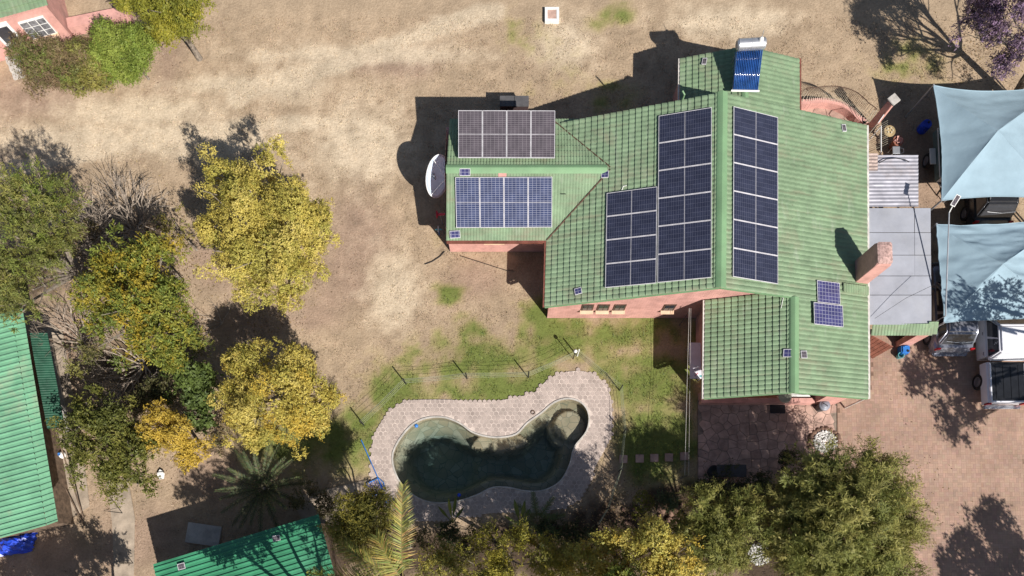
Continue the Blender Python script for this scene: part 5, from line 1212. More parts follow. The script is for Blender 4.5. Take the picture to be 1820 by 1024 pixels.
# ------------------------------------------------------------------ vegetation
def foliage(name, lobes, parent, palette, seed, dens=130, leaf=(.10, .045), spray=.22, k=7, sub=7, subr=.45, up=.35, droop=0.0, m='leaf', inner=.6, flat=.85, gap=.0, plume=0, nrand=.45, ragged=3):
    """lobes: (centre, radius). Each lobe carries smaller clumps, each clump sprays of leaf blades."""
    r = np.random.RandomState(seed); C = []; Rr = []
    for c, rad in lobes:
        c = np.array(c); C.append(c); Rr.append(rad * .72)
        n = max(3, int(sub * r.uniform(.8, 1.2)))
        d = r.normal(size=(n, 3)); d[:, 2] = np.abs(d[:, 2]) * .9 - .25; d /= np.linalg.norm(d, axis=1)[:, None]
        for i in range(n):
            C.append(c + d[i] * rad * r.uniform(.5, .85) * np.array((1, 1, flat))); Rr.append(rad * subr * r.uniform(.65, 1.2))
        if rad > .35 and ragged:
            for i in range(ragged):
                a_ = r.uniform(0, 2 * pi); C.append(c + np.array((cos(a_), sin(a_), r.uniform(-.25, .45))) * rad * r.uniform(.95, 1.28)); Rr.append(rad * r.uniform(.14, .26))
    C = np.array(C); Rr = np.array(Rr)
    cnt = np.maximum(4, (dens * 4 * Rr ** 2 * r.uniform(.75, 1.25, len(Rr))).astype(int))
    ci = np.repeat(np.arange(len(C)), cnt); n = len(ci)
    d = r.normal(size=(n, 3)); d[:, 2] = np.where(d[:, 2] < -.2 * np.abs(d[:, 2]), d[:, 2] * .5, d[:, 2]); d /= np.linalg.norm(d, axis=1)[:, None]
    rr = inner + (1 - inner) * r.rand(n) ** .6
    base = C[ci] + d * (Rr[ci] * rr)[:, None] * np.array((1, 1, flat))
    if gap > 0:
        keep = fbm(base[:, 0] * 2.4 + base[:, 2], base[:, 1] * 2.4 - base[:, 2], seed + 5, 2) > gap; base, d, ci, n = base[keep], d[keep], ci[keep], int(keep.sum())
    sd = d + np.array((0, 0, up)) + r.normal(0, .38, (n, 3)); sd /= np.linalg.norm(sd, axis=1)[:, None]
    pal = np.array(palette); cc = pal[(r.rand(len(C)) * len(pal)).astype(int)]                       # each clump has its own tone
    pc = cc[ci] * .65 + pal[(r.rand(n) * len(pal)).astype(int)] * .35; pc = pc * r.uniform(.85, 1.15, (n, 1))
    sl = spray * r.uniform(.6, 1.3, n)
    if plume:                                                                                        # side shoots fanning along every main shoot
        t = np.tile((np.arange(plume) + .5) / plume, n); B0 = np.repeat(base, plume, 0); S0 = np.repeat(sd, plume, 0); l0 = np.repeat(sl, plume)
        base = B0 + S0 * (t * l0)[:, None]; q = r.normal(size=(n * plume, 3)); q -= S0 * (q * S0).sum(1)[:, None]; q /= np.linalg.norm(q, axis=1)[:, None] + 1e-9
        sd = S0 + q * .55; sd /= np.linalg.norm(sd, axis=1)[:, None]; sl = l0 * .5 * (1.15 - .7 * t); pc = np.repeat(pc, plume, 0); d = np.repeat(d, plume, 0); n = n * plume
    t = np.tile((np.arange(k) + .5) / k, n) + r.uniform(-.06, .06, n * k); B = np.repeat(base, k, 0); S = np.repeat(sd, k, 0); col = np.repeat(pc, k, 0)
    pos = B + S * (t * np.repeat(sl, k))[:, None]
    pos[:, 2] -= droop * (t ** 2) * np.repeat(sl, k)
    ln_ = np.repeat(d, k, 0) + np.array((0, 0, .35)) + r.normal(0, nrand, (n * k, 3)); ln_ /= np.linalg.norm(ln_, axis=1)[:, None]
    ld = S * .8 + r.normal(0, .28 if plume else .6, (n * k, 3)); ld -= ln_ * (ld * ln_).sum(1)[:, None]; ld /= np.linalg.norm(ld, axis=1)[:, None] + 1e-9
    w_ = np.cross(ln_, ld)
    L_ = leaf[0] * r.uniform(.6, 1.35, (n * k, 1)); W_ = leaf[1] * r.uniform(.7, 1.3, (n * k, 1))
    V = np.stack([pos, pos + ld * L_ * .5 + w_ * W_ * .5, pos + ld * L_, pos + ld * L_ * .5 - w_ * W_ * .5], 1).reshape(-1, 3)
    V[:, 2] = np.maximum(V[:, 2], .01)
    col = np.clip(col * r.uniform(.85, 1.15, (n * k, 1)), .004, .9)
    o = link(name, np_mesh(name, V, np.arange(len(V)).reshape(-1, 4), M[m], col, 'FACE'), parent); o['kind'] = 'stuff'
    return o
def lobes_px(ls): return [(P(u, v, z), rp * (H - z) / F) for u, v, rp, z in ls]
def limbs(lobes, base, r0, parent, seed, mt='bark', fork=.35):
    rr = random.Random(seed); base = Vector(base); cen = sum((Vector(c) for c, _ in lobes), Vector()) / len(lobes)
    fk = base.lerp(cen, fork); fk.z = max(.25, cen.z * fork)
    MB().tube([base, base.lerp(fk, .5) + Vector((rr.uniform(-.08, .08), rr.uniform(-.08, .08), 0)), fk], [r0 * 1.3, r0, r0 * .85], 9).build('trunk', M[mt], parent)
    for c, rad in lobes:
        c = Vector(c); md = fk.lerp(c, .5) + Vector((rr.uniform(-.2, .2), rr.uniform(-.2, .2), rr.uniform(-.1, .15)))
        MB().tube([fk, md, c + Vector((0, 0, rad * .45))], [r0 * .55, r0 * .34, r0 * .16], 6).build('limb', M[mt], parent)
        for q in range(3):
            e_ = c + Vector((rr.uniform(-1, 1), rr.uniform(-1, 1), rr.uniform(0, 1))) * rad * .8
            MB().tube([md.lerp(c, .5), e_], [r0 * .2, r0 * .07], 5).build('twig', M[mt], parent)
def tree(name, label, cat, ls, palette, seed, trunk=.12, group=None, base=None, fork=.35, **kw):
    lb = lobes_px(ls); cen = sum((Vector(c) for c, _ in lb), Vector()) / len(lb)
    bs = Vector((cen.x, cen.y, 0)) if base is None else P(*base)
    e = empty(name, bs, label, cat, group)
    if trunk: limbs(lb, bs, trunk, e, seed, fork=fork)
    foliage('crown', lb, e, palette, seed, **kw); return e
GOLD = [(.52, .42, .10), (.47, .385, .085), (.56, .46, .13), (.38, .34, .075), (.50, .41, .09), (.34, .32, .07)]
ORNG = [(.52, .36, .055), (.47, .33, .05), (.44, .32, .06), (.54, .39, .07)]
GRN = [(.18, .215, .04), (.14, .18, .035), (.24, .245, .045), (.12, .155, .035), (.33, .29, .045)]
OLIVE = [(.21, .205, .055), (.17, .175, .05), (.25, .235, .06), (.14, .15, .045)]
FEATH = [(.24, .24, .06), (.18, .195, .05), (.30, .285, .08), (.15, .165, .045), (.36, .32, .10)]
BROWN = [(.20, .135, .08), (.16, .11, .065), (.22, .16, .08), (.15, .13, .05)]
BRIGHT = [(.22, .28, .05), (.18, .24, .04), (.26, .30, .06), (.15, .20, .035)]
tree('golden_tree', 'big golden yellow tree standing alone on the dry lawn', 'tree', [(405, 322, 48, 3.6), (482, 296, 36, 3.9), (432, 390, 62, 4.2), (512, 375, 58, 4.2), (556, 415, 44, 3.6), (480, 448, 64, 4.1), (420, 462, 48, 3.5), (522, 490, 44, 3.4), (385, 408, 34, 3.3), (515, 532, 24, 2.9), (455, 520, 36, 3.1), (450, 345, 40, 4.0), (565, 380, 28, 3.3)], GOLD, 1, .17, dens=250, leaf=(.085, .04), spray=.18, sub=11, subr=.36, gap=.40)
tree('golden_tree', 'smaller golden yellow tree with bushy crown near the cycad palm', 'tree', [(452, 638, 38, 3.1), (528, 655, 42, 3.3), (432, 698, 40, 3.0), (490, 700, 58, 3.8), (552, 702, 44, 3.3), (440, 748, 38, 2.7), (508, 755, 44, 3.1), (588, 706, 20, 2.9), (420, 645, 22, 2.6), (455, 780, 22, 2.4), (565, 745, 25, 2.8)], GOLD + ORNG[:1], 2, .14, dens=250, leaf=(.085, .04), spray=.18, sub=11, subr=.36, gap=.39)
tree('golden_shrub', 'small orange yellow tree between the dark green trees and white litter', 'tree', [(275, 760, 32, 3.0), (312, 775, 32, 3.1), (348, 800, 24, 2.5), (290, 735, 26, 2.9), (330, 818, 18, 2.3)], ORNG, 3, .08, dens=260, leaf=(.085, .04), spray=.16, sub=9, subr=.38, gap=.36)
tree('leafy_tree', 'broad green tree with scattered yellow leaves above the dead branches', 'tree', [(215, 480, 48, 4.0), (272, 468, 42, 4.2), (182, 512, 46, 3.9), (240, 530, 58, 4.5), (300, 530, 44, 4.0), (210, 588, 46, 4.0), (270, 600, 42, 4.0), (302, 632, 28, 3.5), (165, 560, 28, 3.5), (322, 582, 28, 3.5)], GRN + [(.38, .27, .03)], 4, .16, dens=150, leaf=(.14, .05), spray=.28, k=8, sub=10, subr=.34, gap=.50, nrand=.8, ragged=5)
tree('feathery_tree', 'tall olive green feathery tree overhanging the long shed', 'tree', [(60, 338, 44, 5.2), (100, 388, 36, 4.6), (42, 430, 50, 5.0), (92, 455, 34, 4.4), (18, 495, 46, 4.6), (68, 520, 30, 4.0), (10, 372, 44, 5.0), (30, 560, 28, 3.6), (-30, 430, 60, 5.0), (110, 345, 22, 4.2)], OLIVE + GRN[:2], 5, .18, dens=42, leaf=(.13, .03), spray=.5, k=6, plume=6, gap=.5, nrand=.7, ragged=5)
tree('leafy_tree', 'dense dark green tree beside the awning with white litter below', 'tree', [(150, 762, 42, 2.9), (200, 758, 42, 3.1), (170, 808, 46, 3.0), (230, 810, 42, 3.0), (200, 850, 36, 2.6), (250, 862, 26, 2.4), (130, 802, 26, 2.4), (260, 772, 26, 2.5), (160, 718, 28, 2.7)], [(.12, .135, .03), (.16, .16, .035), (.09, .10, .025), (.19, .18, .04)], 6, .13, dens=150, leaf=(.11, .055), sub=10, subr=.36, gap=.44, nrand=.7)
tree('leafy_shrub', 'mid green round leaved shrub between the golden trees', 'shrub', [(340, 668, 32, 2.2), (366, 698, 26, 2.0), (330, 720, 28, 2.0), (352, 742, 22, 1.8)], [(.085, .12, .03), (.11, .15, .035), (.07, .10, .03)], 7, .07, dens=130, leaf=(.16, .09), spray=.25, gap=.42)
tree('sparse_shrub', 'thin yellowish shrub at the edge of the dead branches', 'shrub', [(310, 395, 26, 1.9), (325, 430, 18, 1.6)], [(.26, .21, .05), (.2, .19, .05)], 8, .05, dens=60, leaf=(.1, .04), gap=.45)
tree('brown_shrub', 'dry brown hedge shrub nearest the cottage steps', 'shrub', [(48, 95, 26, 1.4), (80, 108, 36, 1.7), (115, 110, 32, 1.7), (70, 135, 28, 1.3), (110, 140, 24, 1.2)], BROWN + GRN[1:2], 9, .05, dens=190, leaf=(.09, .035), fork=.2)
tree('olive_shrub', 'olive hedge shrub in the middle of the cottage hedge', 'shrub', [(150, 105, 34, 1.8), (165, 135, 32, 1.6), (140, 145, 26, 1.3), (180, 85, 26, 1.7)], OLIVE + BROWN[:1] + [(.25, .22, .05)], 10, .05, dens=190, leaf=(.09, .035), fork=.2)
tree('green_shrub', 'bright green rounded shrub at the far end of the cottage hedge', 'shrub', [(212, 75, 38, 2.0), (240, 90, 36, 2.0), (205, 110, 34, 1.7), (230, 118, 26, 1.5), (250, 65, 22, 1.7)], BRIGHT, 11, .05, dens=230, leaf=(.09, .04), fork=.2)
tree('golden_tree', 'yellow green tree behind the planter wall near the cottage', 'tree', [(268, 12, 30, 2.8), (318, 15, 44, 3.4), (342, 40, 26, 2.8), (300, 48, 28, 2.7), (345, 0, 30, 3.0), (235, -5, 28, 2.6)], [(.27, .25, .03), (.22, .22, .03), (.32, .28, .04), (.17, .18, .03)], 12, .12, dens=210, gap=.32)
tree('golden_cypress', 'yellow tipped cypress bush between the garden shed and bright palm', 'tree', [(632, 902, 32, 3.6), (660, 920, 38, 4.0), (622, 945, 34, 3.6), (668, 898, 26, 3.6), (650, 965, 32, 3.5), (602, 935, 22, 3.0)], [(.24, .21, .04), (.17, .16, .035), (.36, .28, .04), (.12, .12, .03)], 13, .1, dens=190, leaf=(.11, .03), spray=.28, k=9, up=.9)
tree('golden_cypress', 'yellow green bush right of the bright palm below the pool', 'tree', [(872, 965, 30, 3.3), (905, 985, 42, 3.7), (932, 960, 26, 3.2), (962, 1000, 38, 3.4), (890, 1030, 45, 4.4), (850, 1020, 40, 4.2)], [(.26, .23, .03), (.20, .19, .03), (.32, .27, .04), (.12, .12, .03)], 14, .1, dens=190, leaf=(.11, .035), spray=.28, up=.8, gap=.36)
tree('golden_tree', 'wide golden bush among the rockery at the end of the stepping stones', 'tree', [(1112, 968, 42, 4.2), (1160, 972, 46, 4.6), (1200, 1000, 42, 4.4), (1080, 1005, 42, 4.2), (1042, 1002, 32, 3.8), (1140, 1030, 50, 4.6), (1215, 1040, 40, 4.0)], GOLD + ORNG[:2] + OLIVE[:1], 15, .12, dens=200, up=.6, gap=.34)
tree('feathery_conifer', 'olive feathery conifer between the golden bush and the big conifer', 'tree', [(1250, 908, 27, 3.4), (1302, 928, 29, 3.6), (1270, 968, 30, 3.6), (1322, 902, 21, 3.1), (1238, 950, 21, 3.0), (1300, 990, 22, 3.2)], FEATH, 16, .12, dens=40, leaf=(.15, .026), spray=.75, k=9, plume=10, up=.75, sub=9, subr=.34, gap=.33, nrand=.5, inner=.35, ragged=1)
tree('feathery_conifer', 'very large olive feathery conifer spreading over the brick driveway', 'tree', [(1415, 895, 37, 3.2), (1452, 850, 37, 3.8), (1530, 838, 35, 3.8), (1582, 888, 30, 3.5), (1500, 900, 53, 4.6), (1560, 950, 40, 3.9), (1470, 968, 53, 4.2), (1402, 962, 36, 3.3), (1540, 1005, 42, 3.5), (1420, 1015, 33, 3.1), (1590, 950, 24, 3.2), (1490, 1040, 43, 3.6)], FEATH, 17, .2, dens=30, leaf=(.17, .028), spray=1.0, k=10, plume=11, up=.75, sub=10, subr=.34, gap=.33, nrand=.5, inner=.35, ragged=1)
tree('clipped_ball_shrub', 'clipped round yellow green ball shrub beside the rockery', 'shrub', [(1143, 893, 24, .9)], [(.15, .15, .02), (.2, .19, .03), (.1, .11, .02)], 18, .05, dens=420, leaf=(.05, .03), spray=.06, k=5, sub=0, inner=.9, fork=.2)
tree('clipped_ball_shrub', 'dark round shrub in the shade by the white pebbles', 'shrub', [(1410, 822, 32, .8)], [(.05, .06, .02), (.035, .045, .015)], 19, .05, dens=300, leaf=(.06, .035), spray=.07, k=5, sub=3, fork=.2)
tree('rockery_shrub', 'grey green spiky shrub in the rockery near the ball shrub', 'shrub', [(1185, 892, 16, .5)], [(.11, .14, .07), (.08, .11, .05)], 20, .03, dens=150, leaf=(.16, .03), spray=.2, fork=.2)
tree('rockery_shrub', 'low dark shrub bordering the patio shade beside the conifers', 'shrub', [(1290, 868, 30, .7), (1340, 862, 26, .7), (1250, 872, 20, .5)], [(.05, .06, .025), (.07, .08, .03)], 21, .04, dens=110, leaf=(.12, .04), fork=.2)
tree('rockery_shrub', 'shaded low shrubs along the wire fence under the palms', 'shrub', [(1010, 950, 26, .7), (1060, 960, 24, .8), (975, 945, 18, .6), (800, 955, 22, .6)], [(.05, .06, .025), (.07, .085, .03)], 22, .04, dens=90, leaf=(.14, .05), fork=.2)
# jacaranda: bare grey branches with purple blossom clusters
def branch(mb, p, d, ln, r, depth, rr, tips, spread=.55, gravity=0.0, cnt=(2, 3), sides=5):
    n = 3; pts = [p]; rad = [r]
    for i in range(n):
        d = (d + Vector((rr.uniform(-1, 1), rr.uniform(-1, 1), rr.uniform(-1, 1) - gravity)) * .16).normalized(); pts.append(pts[-1] + d * ln / n); rad.append(r * (1 - .4 * (i + 1) / n))
    for q in pts: q.z = max(q.z, .04)
    mb.tube(pts, rad, sides, False)
    if depth == 0: tips.append((pts[-1], d)); return
    for k in range(rr.randint(*cnt)):
        nd = (d + Vector((rr.uniform(-1, 1), rr.uniform(-1, 1), rr.uniform(-.6, .8) - gravity)) * spread * 1.25).normalized()
        branch(mb, pts[rr.choice((-1, -1, -2))], nd, ln * rr.uniform(.6, .85), r * .58, depth - 1, rr, tips, spread, gravity, cnt, max(3, sides - 1))
def bare_tree(name, label, base, dirs, ln, r, depth, seed, cat='tree', mt='deadwood', spread=.55, gravity=0, cnt=(2, 3)):
    rr = random.Random(seed); e = empty(name, (base.x, base.y, 0), label, cat); tips = []
    for i, d in enumerate(dirs):
        b = MB(); branch(b, base.copy(), Vector(d).normalized(), ln, r, depth, rr, tips, spread, gravity, cnt); b.build('limb', M[mt], e)
    return e, tips
jb = P(1800, 170, 0); jb = Vector((23.2, 21.3, 0))
je = empty('jacaranda_tree', jb, 'grey branched tree with purple blossom reaching over the clean canopy', 'tree')
MB().tube([jb, jb + Vector((-.3, .2, 1.2)), jb + Vector((-.6, .3, 2.6))], [.22, .18, .15], 10).build('trunk', M['bark'], je)
rj = random.Random(5); tips = []
for d in ((-.9, .25, .55), (-.6, .8, .6), (-.95, -.35, .5), (-.2, .2, 1), (.6, .5, .7), (.3, -.8, .7), (-.8, .55, .3), (-1, .05, .35), (-.7, -.2, .8), (-.5, .5, .9)):
    b = MB(); branch(b, jb + Vector((-.6, .3, 2.5)), Vector(d).normalized(), 1.5, .08, 4, rj, tips, .55); b.build('limb', M['bark'], je)
foliage('blossom', [(t, .2) for t, _ in tips], je, [(.27, .17, .27), (.22, .14, .23), (.17, .12, .13), (.13, .10, .08), (.36, .25, .37)], 30, dens=75, leaf=(.09, .045), spray=.16, k=5, sub=3, subr=.8)
# dead bushes
bare_tree('dead_bush', 'bare brown tangle of dead branches beyond the broad green tree', P(240, 415, .0), [(cos(a), sin(a), 1.0) for a in np.arange(0, 6.2, .36)], 1.1, .05, 3, 6, 'bush', spread=.6, gravity=.1, cnt=(2, 4))
bare_tree('dead_bush', 'bleached fallen branches arching over the ground below the broad green tree', P(258, 650, .0), [(cos(a), sin(a), .85) for a in np.arange(1.3, 5.9, .36)], 1.1, .05, 3, 7, 'bush', spread=.5, gravity=.22, cnt=(2, 4))
bare_tree('dead_bush', 'pale dry twigs beside the feathery olive tree', P(168, 455, .0), [(cos(a), sin(a), 1.3) for a in np.arange(.5, 5.5, .42)], 1.15, .045, 3, 8, 'bush', spread=.5, gravity=.12, cnt=(2, 4))
bare_tree('dead_bush', 'grey twiggy tangle on the earth between shed awning and broad tree', P(150, 610, .0), [(cos(a), sin(a), 1.0) for a in np.arange(0, 6.2, .5)], .9, .04, 3, 12, 'bush', spread=.55, gravity=.15, cnt=(2, 4))
bare_tree('dead_branch', 'grey fallen branch pile on the brown earth near the golden trees', P(395, 575, .05), [(cos(a), sin(a), .25) for a in np.arange(1.2, 4.6, .7)], .6, .022, 2, 9, 'branch', gravity=.1)
bare_tree('dead_stump', 'bleached upright dead stump with short twigs beside the broad tree', P(325, 500, .0), [(-.15, .3, 1.3), (-.3, .1, 1)], 1.1, .06, 2, 10, 'stump', spread=.4)
# palms
def frond(mb, p, az, el, ln, droop, nl, ll, lw, rr, cols, fold=.5, r0=.03, arch=1.0):
    d = Vector((cos(az) * cos(el), sin(az) * cos(el), sin(el))); side = Vector((-sin(az), cos(az), 0)); pts = []; q = Vector(p); n = 16
    for i in range(n + 1):
        pts.append(q.copy()); e_ = el - droop * ((i / n) ** arch); q = q + Vector((cos(az) * cos(e_), sin(az) * cos(e_), sin(e_))) * ln / n
    mb.tube(pts, [r0 * (1 - .85 * i / n) for i in range(n + 1)], 5, False, col=cols[-1])
    for k in range(nl):
        t = .12 + .88 * k / nl; f = t * n; i = min(n - 1, int(f)); c = pts[i].lerp(pts[i + 1], f - i); tg = (pts[i + 1] - pts[i]).normalized(); upv = side.cross(tg).normalized()
        if upv.z < 0: upv = -upv
        l_ = ll * (.35 + .65 * sin(pi * min(1, t * .86 + .12)) ** .7) * rr.uniform(.85, 1.1)
        for s in (-1, 1):
            dr = (side * s * (1 - .25 * t) * rr.uniform(.8, 1.2) + tg * (.45 + .6 * t) + upv * (fold + rr.uniform(-.45, .3))).normalized(); wv = tg * lw * .5
            m_ = c + dr * l_ * .55; tip = c + dr * l_ - Vector((0, 0, l_ * .3)); cl = rr.choice(cols[:-1]); cl = tuple(x * rr.uniform(.8, 1.2) for x in cl)
            mb.poly([c - wv, c + wv, m_ + wv * .9, m_ - wv * .9], cl); mb.poly([m_ - wv * .9, m_ + wv * .9, tip], cl)
def palm(name, label, base, top, fr, seed, cols, ll=.5, lw=.035, nl=46, trunk=.16, cat='palm', tmat='bark'):
    rr = random.Random(seed); e = empty(name, (base.x, base.y, 0), label, cat)
    if top.z > .6:
        nseg = 10; b = MB(); b.tube([Vector((base.x, base.y, 0)).lerp(top, k / nseg) for k in range(nseg + 1)], [trunk * (1.15 if k % 2 else 1.0) * (1 - .25 * k / nseg) for k in range(nseg + 1)], 10); b.build('trunk', M[tmat], e)
    for az, el, ln, dr in fr:
        b = MB(); frond(b, top + Vector((cos(radians(az)) * .08, sin(radians(az)) * .08, 0)), radians(az), radians(el), ln, radians(dr), nl, ll, lw, rr, cols); b.build('frond', M['leaf'], e)
    return e
PG = [(.23, .24, .06), (.18, .2, .05), (.29, .27, .08), (.20, .16, .06)]
PGOLD = [(.46, .36, .11), (.40, .33, .10), (.28, .26, .07), (.26, .18, .06)]
top = P(716, 1032, 5.0)
palm('feather_palm', 'tall bright feather palm with golden upright frond below the pool', P(716, 1032, 0), top, [(87, 40, 3.7, 38), (176, 12, 3.7, 45), (152, 20, 3.0, 70), (200, 10, 3.2, 60), (250, 20, 3.0, 60), (300, 20, 3.2, 60), (340, 15, 3.2, 60), (120, 45, 2.0, 75)], 3, PGOLD[:2] + PG, .72, .032, 74)
palm('cycad_palm', 'dark green cycad palm rosette in the shade below the golden tree', P(470, 868, 0), P(470, 868, .9), [(i * 360 / 22 + random.uniform(-6, 6), random.uniform(25, 62), random.uniform(1.7, 2.15), random.uniform(35, 65)) for i in range(22)], 5, [(.075, .095, .04), (.09, .115, .05), (.12, .14, .06), (.1, .09, .05)], .24, .028, 44, .2)
palm('small_palm', 'small slender palm growing at the pool deck edge', P(955, 925, 0), P(955, 925, .5), [(i * 45 + 10, 45, 1.25, 55) for i in range(8)], 6, [(.13, .17, .06), (.10, .14, .05), (.16, .15, .06)], .3, .03, 30)
def big_leaf(name, label, base, leaves, seed, cols):
    rr = random.Random(seed); e = empty(name, (base.x, base.y, 0), label, 'plant')
    for az, el, ln, wd in leaves:
        b = MB(); az, el = radians(az), radians(el); q = Vector((base.x, base.y, .05)); sd = Vector((-sin(az), cos(az), 0)); rows = []
        for i in range(9):
            t = i / 8; e_ = el - .7 * t * t; w_ = .02 if t < .4 else wd * sin(pi * (t - .4) / .6) ** .8 + .004
            up_ = Vector((-cos(az) * sin(e_), -sin(az) * sin(e_), cos(e_))); rows.append((q - sd * w_ + up_ * w_ * .4, q.copy(), q + sd * w_ + up_ * w_ * .4)); q = q + Vector((cos(az) * cos(e_), sin(az) * cos(e_), sin(e_))) * ln / 8
        cl = rr.choice(cols)
        for i in range(8):
            for k in (0, 1): b.poly([rows[i][k], rows[i][k + 1], rows[i + 1][k + 1], rows[i + 1][k]], cl)
        b.build('leaf', M['leaf'], e)
    return e
BL = [(.10, .14, .04), (.16, .19, .05), (.24, .27, .06)]
big_leaf('strelitzia', 'clump of paddle leaves at the deck edge beside the bright palm frond', P(805, 930, 0), [(75, 66, 2.0, .07), (95, 60, 1.6, .07), (50, 55, 1.2, .06), (130, 50, 1.2, .06)], 1, BL)
big_leaf('strelitzia', 'clump of paddle leaves by the sunlit gap in the deck shade', P(925, 935, 0), [(80, 66, 1.9, .08), (105, 62, 1.8, .09), (60, 55, 1.2, .06), (150, 50, 1.1, .06)], 2, BL)
# trees standing just outside the picture whose shade falls into it
tree('shade_tree', 'leafy tree beyond the driveway casting dappled shade on bricks', 'tree', [(2075, 1185, 60, 5), (2120, 1150, 60, 5.2), (2050, 1240, 55, 5), (2150, 1210, 70, 5.2), (2010, 1165, 24, 4.8), (2030, 1270, 40, 5)], GRN, 40, .2, dens=70, leaf=(.16, .08), gap=.46, sub=9, subr=.36)
tree('shade_tree', 'open leafy tree right of the pickup shading canopy and driveway', 'tree', [(1985, 640, 42, 6), (2030, 700, 46, 6.4), (1990, 780, 44, 5.6), (2060, 820, 60, 6), (1965, 830, 34, 5.4), (2080, 640, 60, 6.5), (1990, 880, 30, 5), (2120, 900, 45, 6), (2100, 970, 30, 6)], GRN, 41, .2, base=(2150, 560, 0), dens=50, leaf=(.16, .07), gap=.46, sub=9, subr=.33)
tree('shade_tree', 'dense tree below the long shed shading its yard', 'tree', [(90, 1150, 50, 4), (160, 1120, 40, 4), (40, 1190, 60, 4.2), (215, 1120, 26, 3.6), (120, 1190, 60, 4.2)], GRN, 42, .2, dens=100, leaf=(.14, .07), gap=.38)
tree('shade_tree', 'tall evergreen beyond the garden shed shading its roof and the cycad', 'tree', [(560, 1080, 45, 6.5), (635, 1078, 45, 6.5), (490, 1090, 48, 6.3), (420, 1100, 40, 6.0)], GRN, 43, .2, dens=100, leaf=(.14, .07), gap=.3)
tree('shade_tree', 'tall evergreen behind the wide golden bush shading the pool', 'tree', [(1085, 1060, 40, 5.8), (1125, 1085, 55, 5.8), (1040, 1110, 45, 5.6)], GRN, 44, .2, dens=100, leaf=(.14, .07), gap=.3)
# ------------------------------------------------------------------ rocks, pebbles, litter
def rock(q, s, label, group, mt='rock', name='rock'):
    b = MB(); bm = bmesh.new(); bmesh.ops.create_icosphere(bm, subdivisions=2, radius=1)
    rr = random.Random(int(q.x * 997 + q.y * 131)); off = [Vector((rr.gauss(0, 1), rr.gauss(0, 1), rr.gauss(0, 1))).normalized() for _ in range(5)]
    for v in bm.verts:
        k = 1 + sum(.13 * max(0, v.co.dot(o_)) * (1 if i % 2 else -1) for i, o_ in enumerate(off)); v.co = Vector((v.co.x * s * k, v.co.y * s * k * .8, v.co.z * s * .65 * k))
    me = bpy.data.meshes.new(name); bm.to_mesh(me); bm.free(); me.materials.append(M[mt]); o = bpy.data.objects.new(name, me); COL.objects.link(o); o.location = (q.x, q.y, s * .35); o.rotation_euler = (0, 0, rr.uniform(0, 6)); tag(o, label, 'rock', group); return o
for i in range(13):
    a = radians(200 - i * 17); rock(P(1466 + 27 * cos(a), 786 - 24 * sin(a), .1), random.uniform(.11, .16), 'brown edging rock ringing the white pebbles beside the big conifer', 'rocks round the white pebbles')
for i in range(20): rock(P(random.uniform(1170, 1215), random.uniform(895, 925), .1), random.uniform(.09, .2), 'brown rockery rock between ball shrub and olive conifer', 'rocks in the rockery')
for i in range(10): rock(P(random.uniform(980, 1005), random.uniform(975, 1000), .1), random.uniform(.1, .17), 'reddish rockery rock beside the yellow green bush', 'rocks by the yellow bush')
for i in range(7): rock(P(random.uniform(1105, 1135), random.uniform(905, 935), .1), random.uniform(.1, .16), 'shaded rock at the foot of the wire fence', 'rocks by the fence')
def pebbles(name, label, u, v, r_, n, seed):
    rr = np.random.RandomState(seed); c = P(u, v, .1); V = []; Fq = []
    oc = np.array([(1, 0, 0), (0, 1, 0), (-1, 0, 0), (0, -1, 0), (0, 0, .7), (0, 0, -.7)]); tri = np.array([(0, 1, 4), (1, 2, 4), (2, 3, 4), (3, 0, 4), (1, 0, 5), (2, 1, 5), (3, 2, 5), (0, 3, 5)])
    for i in range(n):
        a = rr.uniform(0, 6.28); q = r_ * rr.rand() ** .5; s = rr.uniform(.03, .06); V.append(oc * s * rr.uniform(.7, 1.2, 3) + np.array((c.x + q * cos(a), c.y + q * sin(a), .09 + rr.uniform(0, .05)))); Fq.append(tri + 6 * i)
    o = link(name, np_mesh(name, np.concatenate(V), np.concatenate(Fq), M['pebble'])); tag(o, label, 'pebbles', kind='stuff')
pebbles('pebble_bed', 'white pebbles inside the ring of brown rocks', 1467, 786, .52, 420, 1)
pebbles('pebble_bed', 'white pebble patch showing between the two feathery conifers', 1350, 985, .5, 300, 2)
q = P(288, 845, .1); b = MB()
for k in range(5): b.box((q.x + random.uniform(-.15, .15), q.y + random.uniform(-.15, .15), .06 + k * .03), (random.uniform(.15, .3), random.uniform(.1, .2), .03), rz=random.uniform(0, 3))
single(b, 'litter_heap', M['white'], (q.x, q.y, 0), 'small heap of white litter under the dark green tree', 'litter')
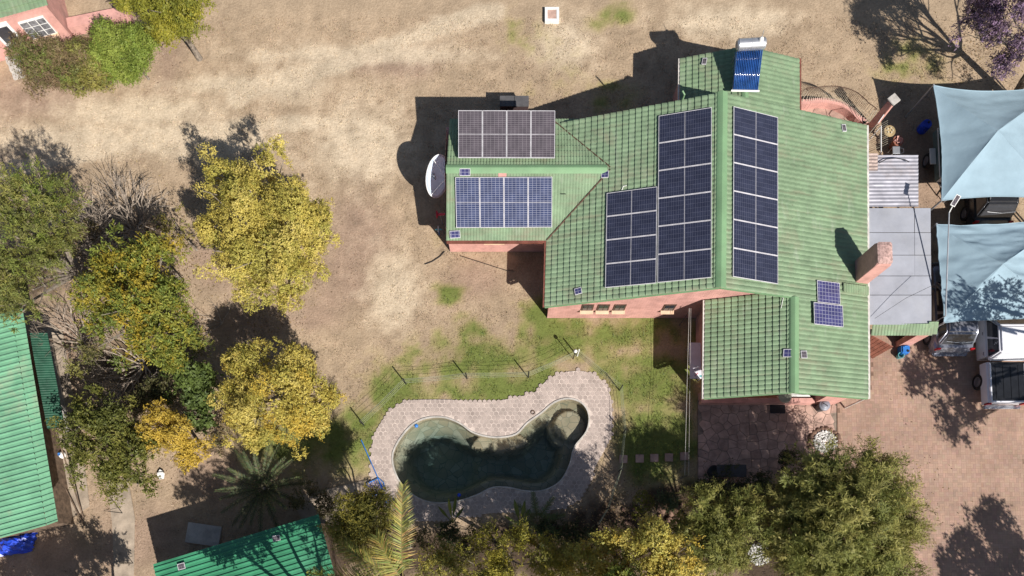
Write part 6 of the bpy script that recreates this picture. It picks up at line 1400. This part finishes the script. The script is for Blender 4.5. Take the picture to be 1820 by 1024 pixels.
# undergrowth and fallen leaves
UND = [(.10, .095, .04), (.14, .12, .05), (.08, .085, .03), (.17, .13, .07)]
for i, (ls, lb, pal) in enumerate((
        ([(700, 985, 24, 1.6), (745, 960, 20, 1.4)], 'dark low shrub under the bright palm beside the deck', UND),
        ([(775, 985, 26, 2.4), (808, 1002, 28, 2.6), (770, 1015, 24, 2.4)], 'olive gold shrub on the deck side of the palm trunk', OLIVE + GOLD[3:]),
        ([(1000, 985, 28, 2.6), (1032, 1005, 28, 2.8), (1055, 985, 22, 2.2)], 'yellow olive shrub between the yellow green and golden bushes', OLIVE + GOLD[3:]),
        ([(1215, 955, 24, 2.0), (1205, 930, 18, 1.4)], 'small olive shrub behind the rockery rocks', OLIVE),
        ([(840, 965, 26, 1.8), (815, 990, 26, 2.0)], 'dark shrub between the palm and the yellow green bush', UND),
        ([(990, 1010, 34, 2.2), (1015, 985, 24, 1.6)], 'dull green shrub left of the wide golden bush', OLIVE + UND),
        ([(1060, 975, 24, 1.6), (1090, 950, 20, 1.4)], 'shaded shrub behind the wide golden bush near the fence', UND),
        ([(1225, 1005, 30, 2.6), (1255, 1025, 34, 2.8)], 'olive shrub filling between golden bush and feathery conifer', OLIVE),
        ([(1350, 935, 30, 2.2), (1365, 965, 26, 2.0)], 'dark shrub joining the two feathery conifers', UND + OLIVE[:1]),
        ([(140, 640, 26, 1.5), (165, 620, 22, 1.6)], 'olive undergrowth beside the shed awning', OLIVE + UND),
        ([(130, 430, 26, 1.7), (155, 410, 20, 1.4)], 'brown undergrowth between feathery tree and dead bush', BROWN + UND),
        ([(290, 690, 28, 1.6), (265, 700, 22, 1.5), (245, 720, 20, 1.4)], 'dark undergrowth below the broad green tree', UND),
        ([(360, 620, 20, 1.3), (345, 600, 16, 1.2)], 'thin undergrowth at the foot of the broad tree', GRN + UND),
        ([(395, 760, 18, 1.0), (385, 790, 16, .9)], 'brown weeds between the two golden crowns', BROWN + UND),
        ([(535, 880, 26, 1.2), (570, 895, 22, 1.1)], 'dark bush in the shade beside the garden shed', UND))):
    tree('undergrowth_shrub', lb, 'shrub', ls, pal, 60 + i, .03, 'undergrowth shrubs', fork=.2, dens=110, leaf=(.11, .045), gap=.4, nrand=.8)
rl = np.random.RandomState(9); NL = 16000; pc_ = []
for u, v, ru, rv, n_ in ((240, 470, 110, 110, 4500), (240, 720, 120, 90, 3500), (470, 560, 60, 50, 700), (510, 470, 60, 60, 500), (1150, 900, 160, 60, 2200), (1620, 860, 60, 120, 160), (140, 100, 100, 40, 500), (1740, 100, 90, 60, 700)):
    k = 31.6 / F; c = P(u, v); pc_.append(np.stack([c.x + rl.normal(0, ru * k * .6, n_), c.y + rl.normal(0, rv * k * .6, n_)], 1))
pc_ = np.concatenate(pc_); pc_ = pc_[~inside(pc_[:, 0], pc_[:, 1], POOL)]; n_ = len(pc_)
on = inside(pc_[:, 0], pc_[:, 1], DRIVE) | inside(pc_[:, 0], pc_[:, 1], PATIO); zz = np.where(on, .066, .012) + rl.uniform(0, .008, n_); a = rl.uniform(0, 6.28, n_); l_ = rl.uniform(.02, .045, n_); w_ = l_ * rl.uniform(.25, .6, n_)
dx_ = np.stack([np.cos(a) * l_, np.sin(a) * l_, rl.uniform(-.015, .03, n_)], 1); sx2 = np.stack([-np.sin(a) * w_, np.cos(a) * w_, rl.uniform(-.01, .02, n_)], 1); p0 = np.concatenate([pc_, zz[:, None]], 1)
V = np.stack([p0 - dx_, p0 + sx2, p0 + dx_, p0 - sx2], 1).reshape(-1, 3); lc = np.array([(.18, .11, .06), (.26, .17, .08), (.12, .08, .05), (.34, .26, .1)])[rl.randint(0, 4, n_)] * rl.uniform(.7, 1.2, (n_, 1))
tag(link('leaf_litter', np_mesh('leaf_litter', V, np.arange(len(V)).reshape(-1, 4), M['leaf'], lc, 'FACE')), 'brown fallen leaves scattered under the trees', 'leaf litter', kind='stuff')
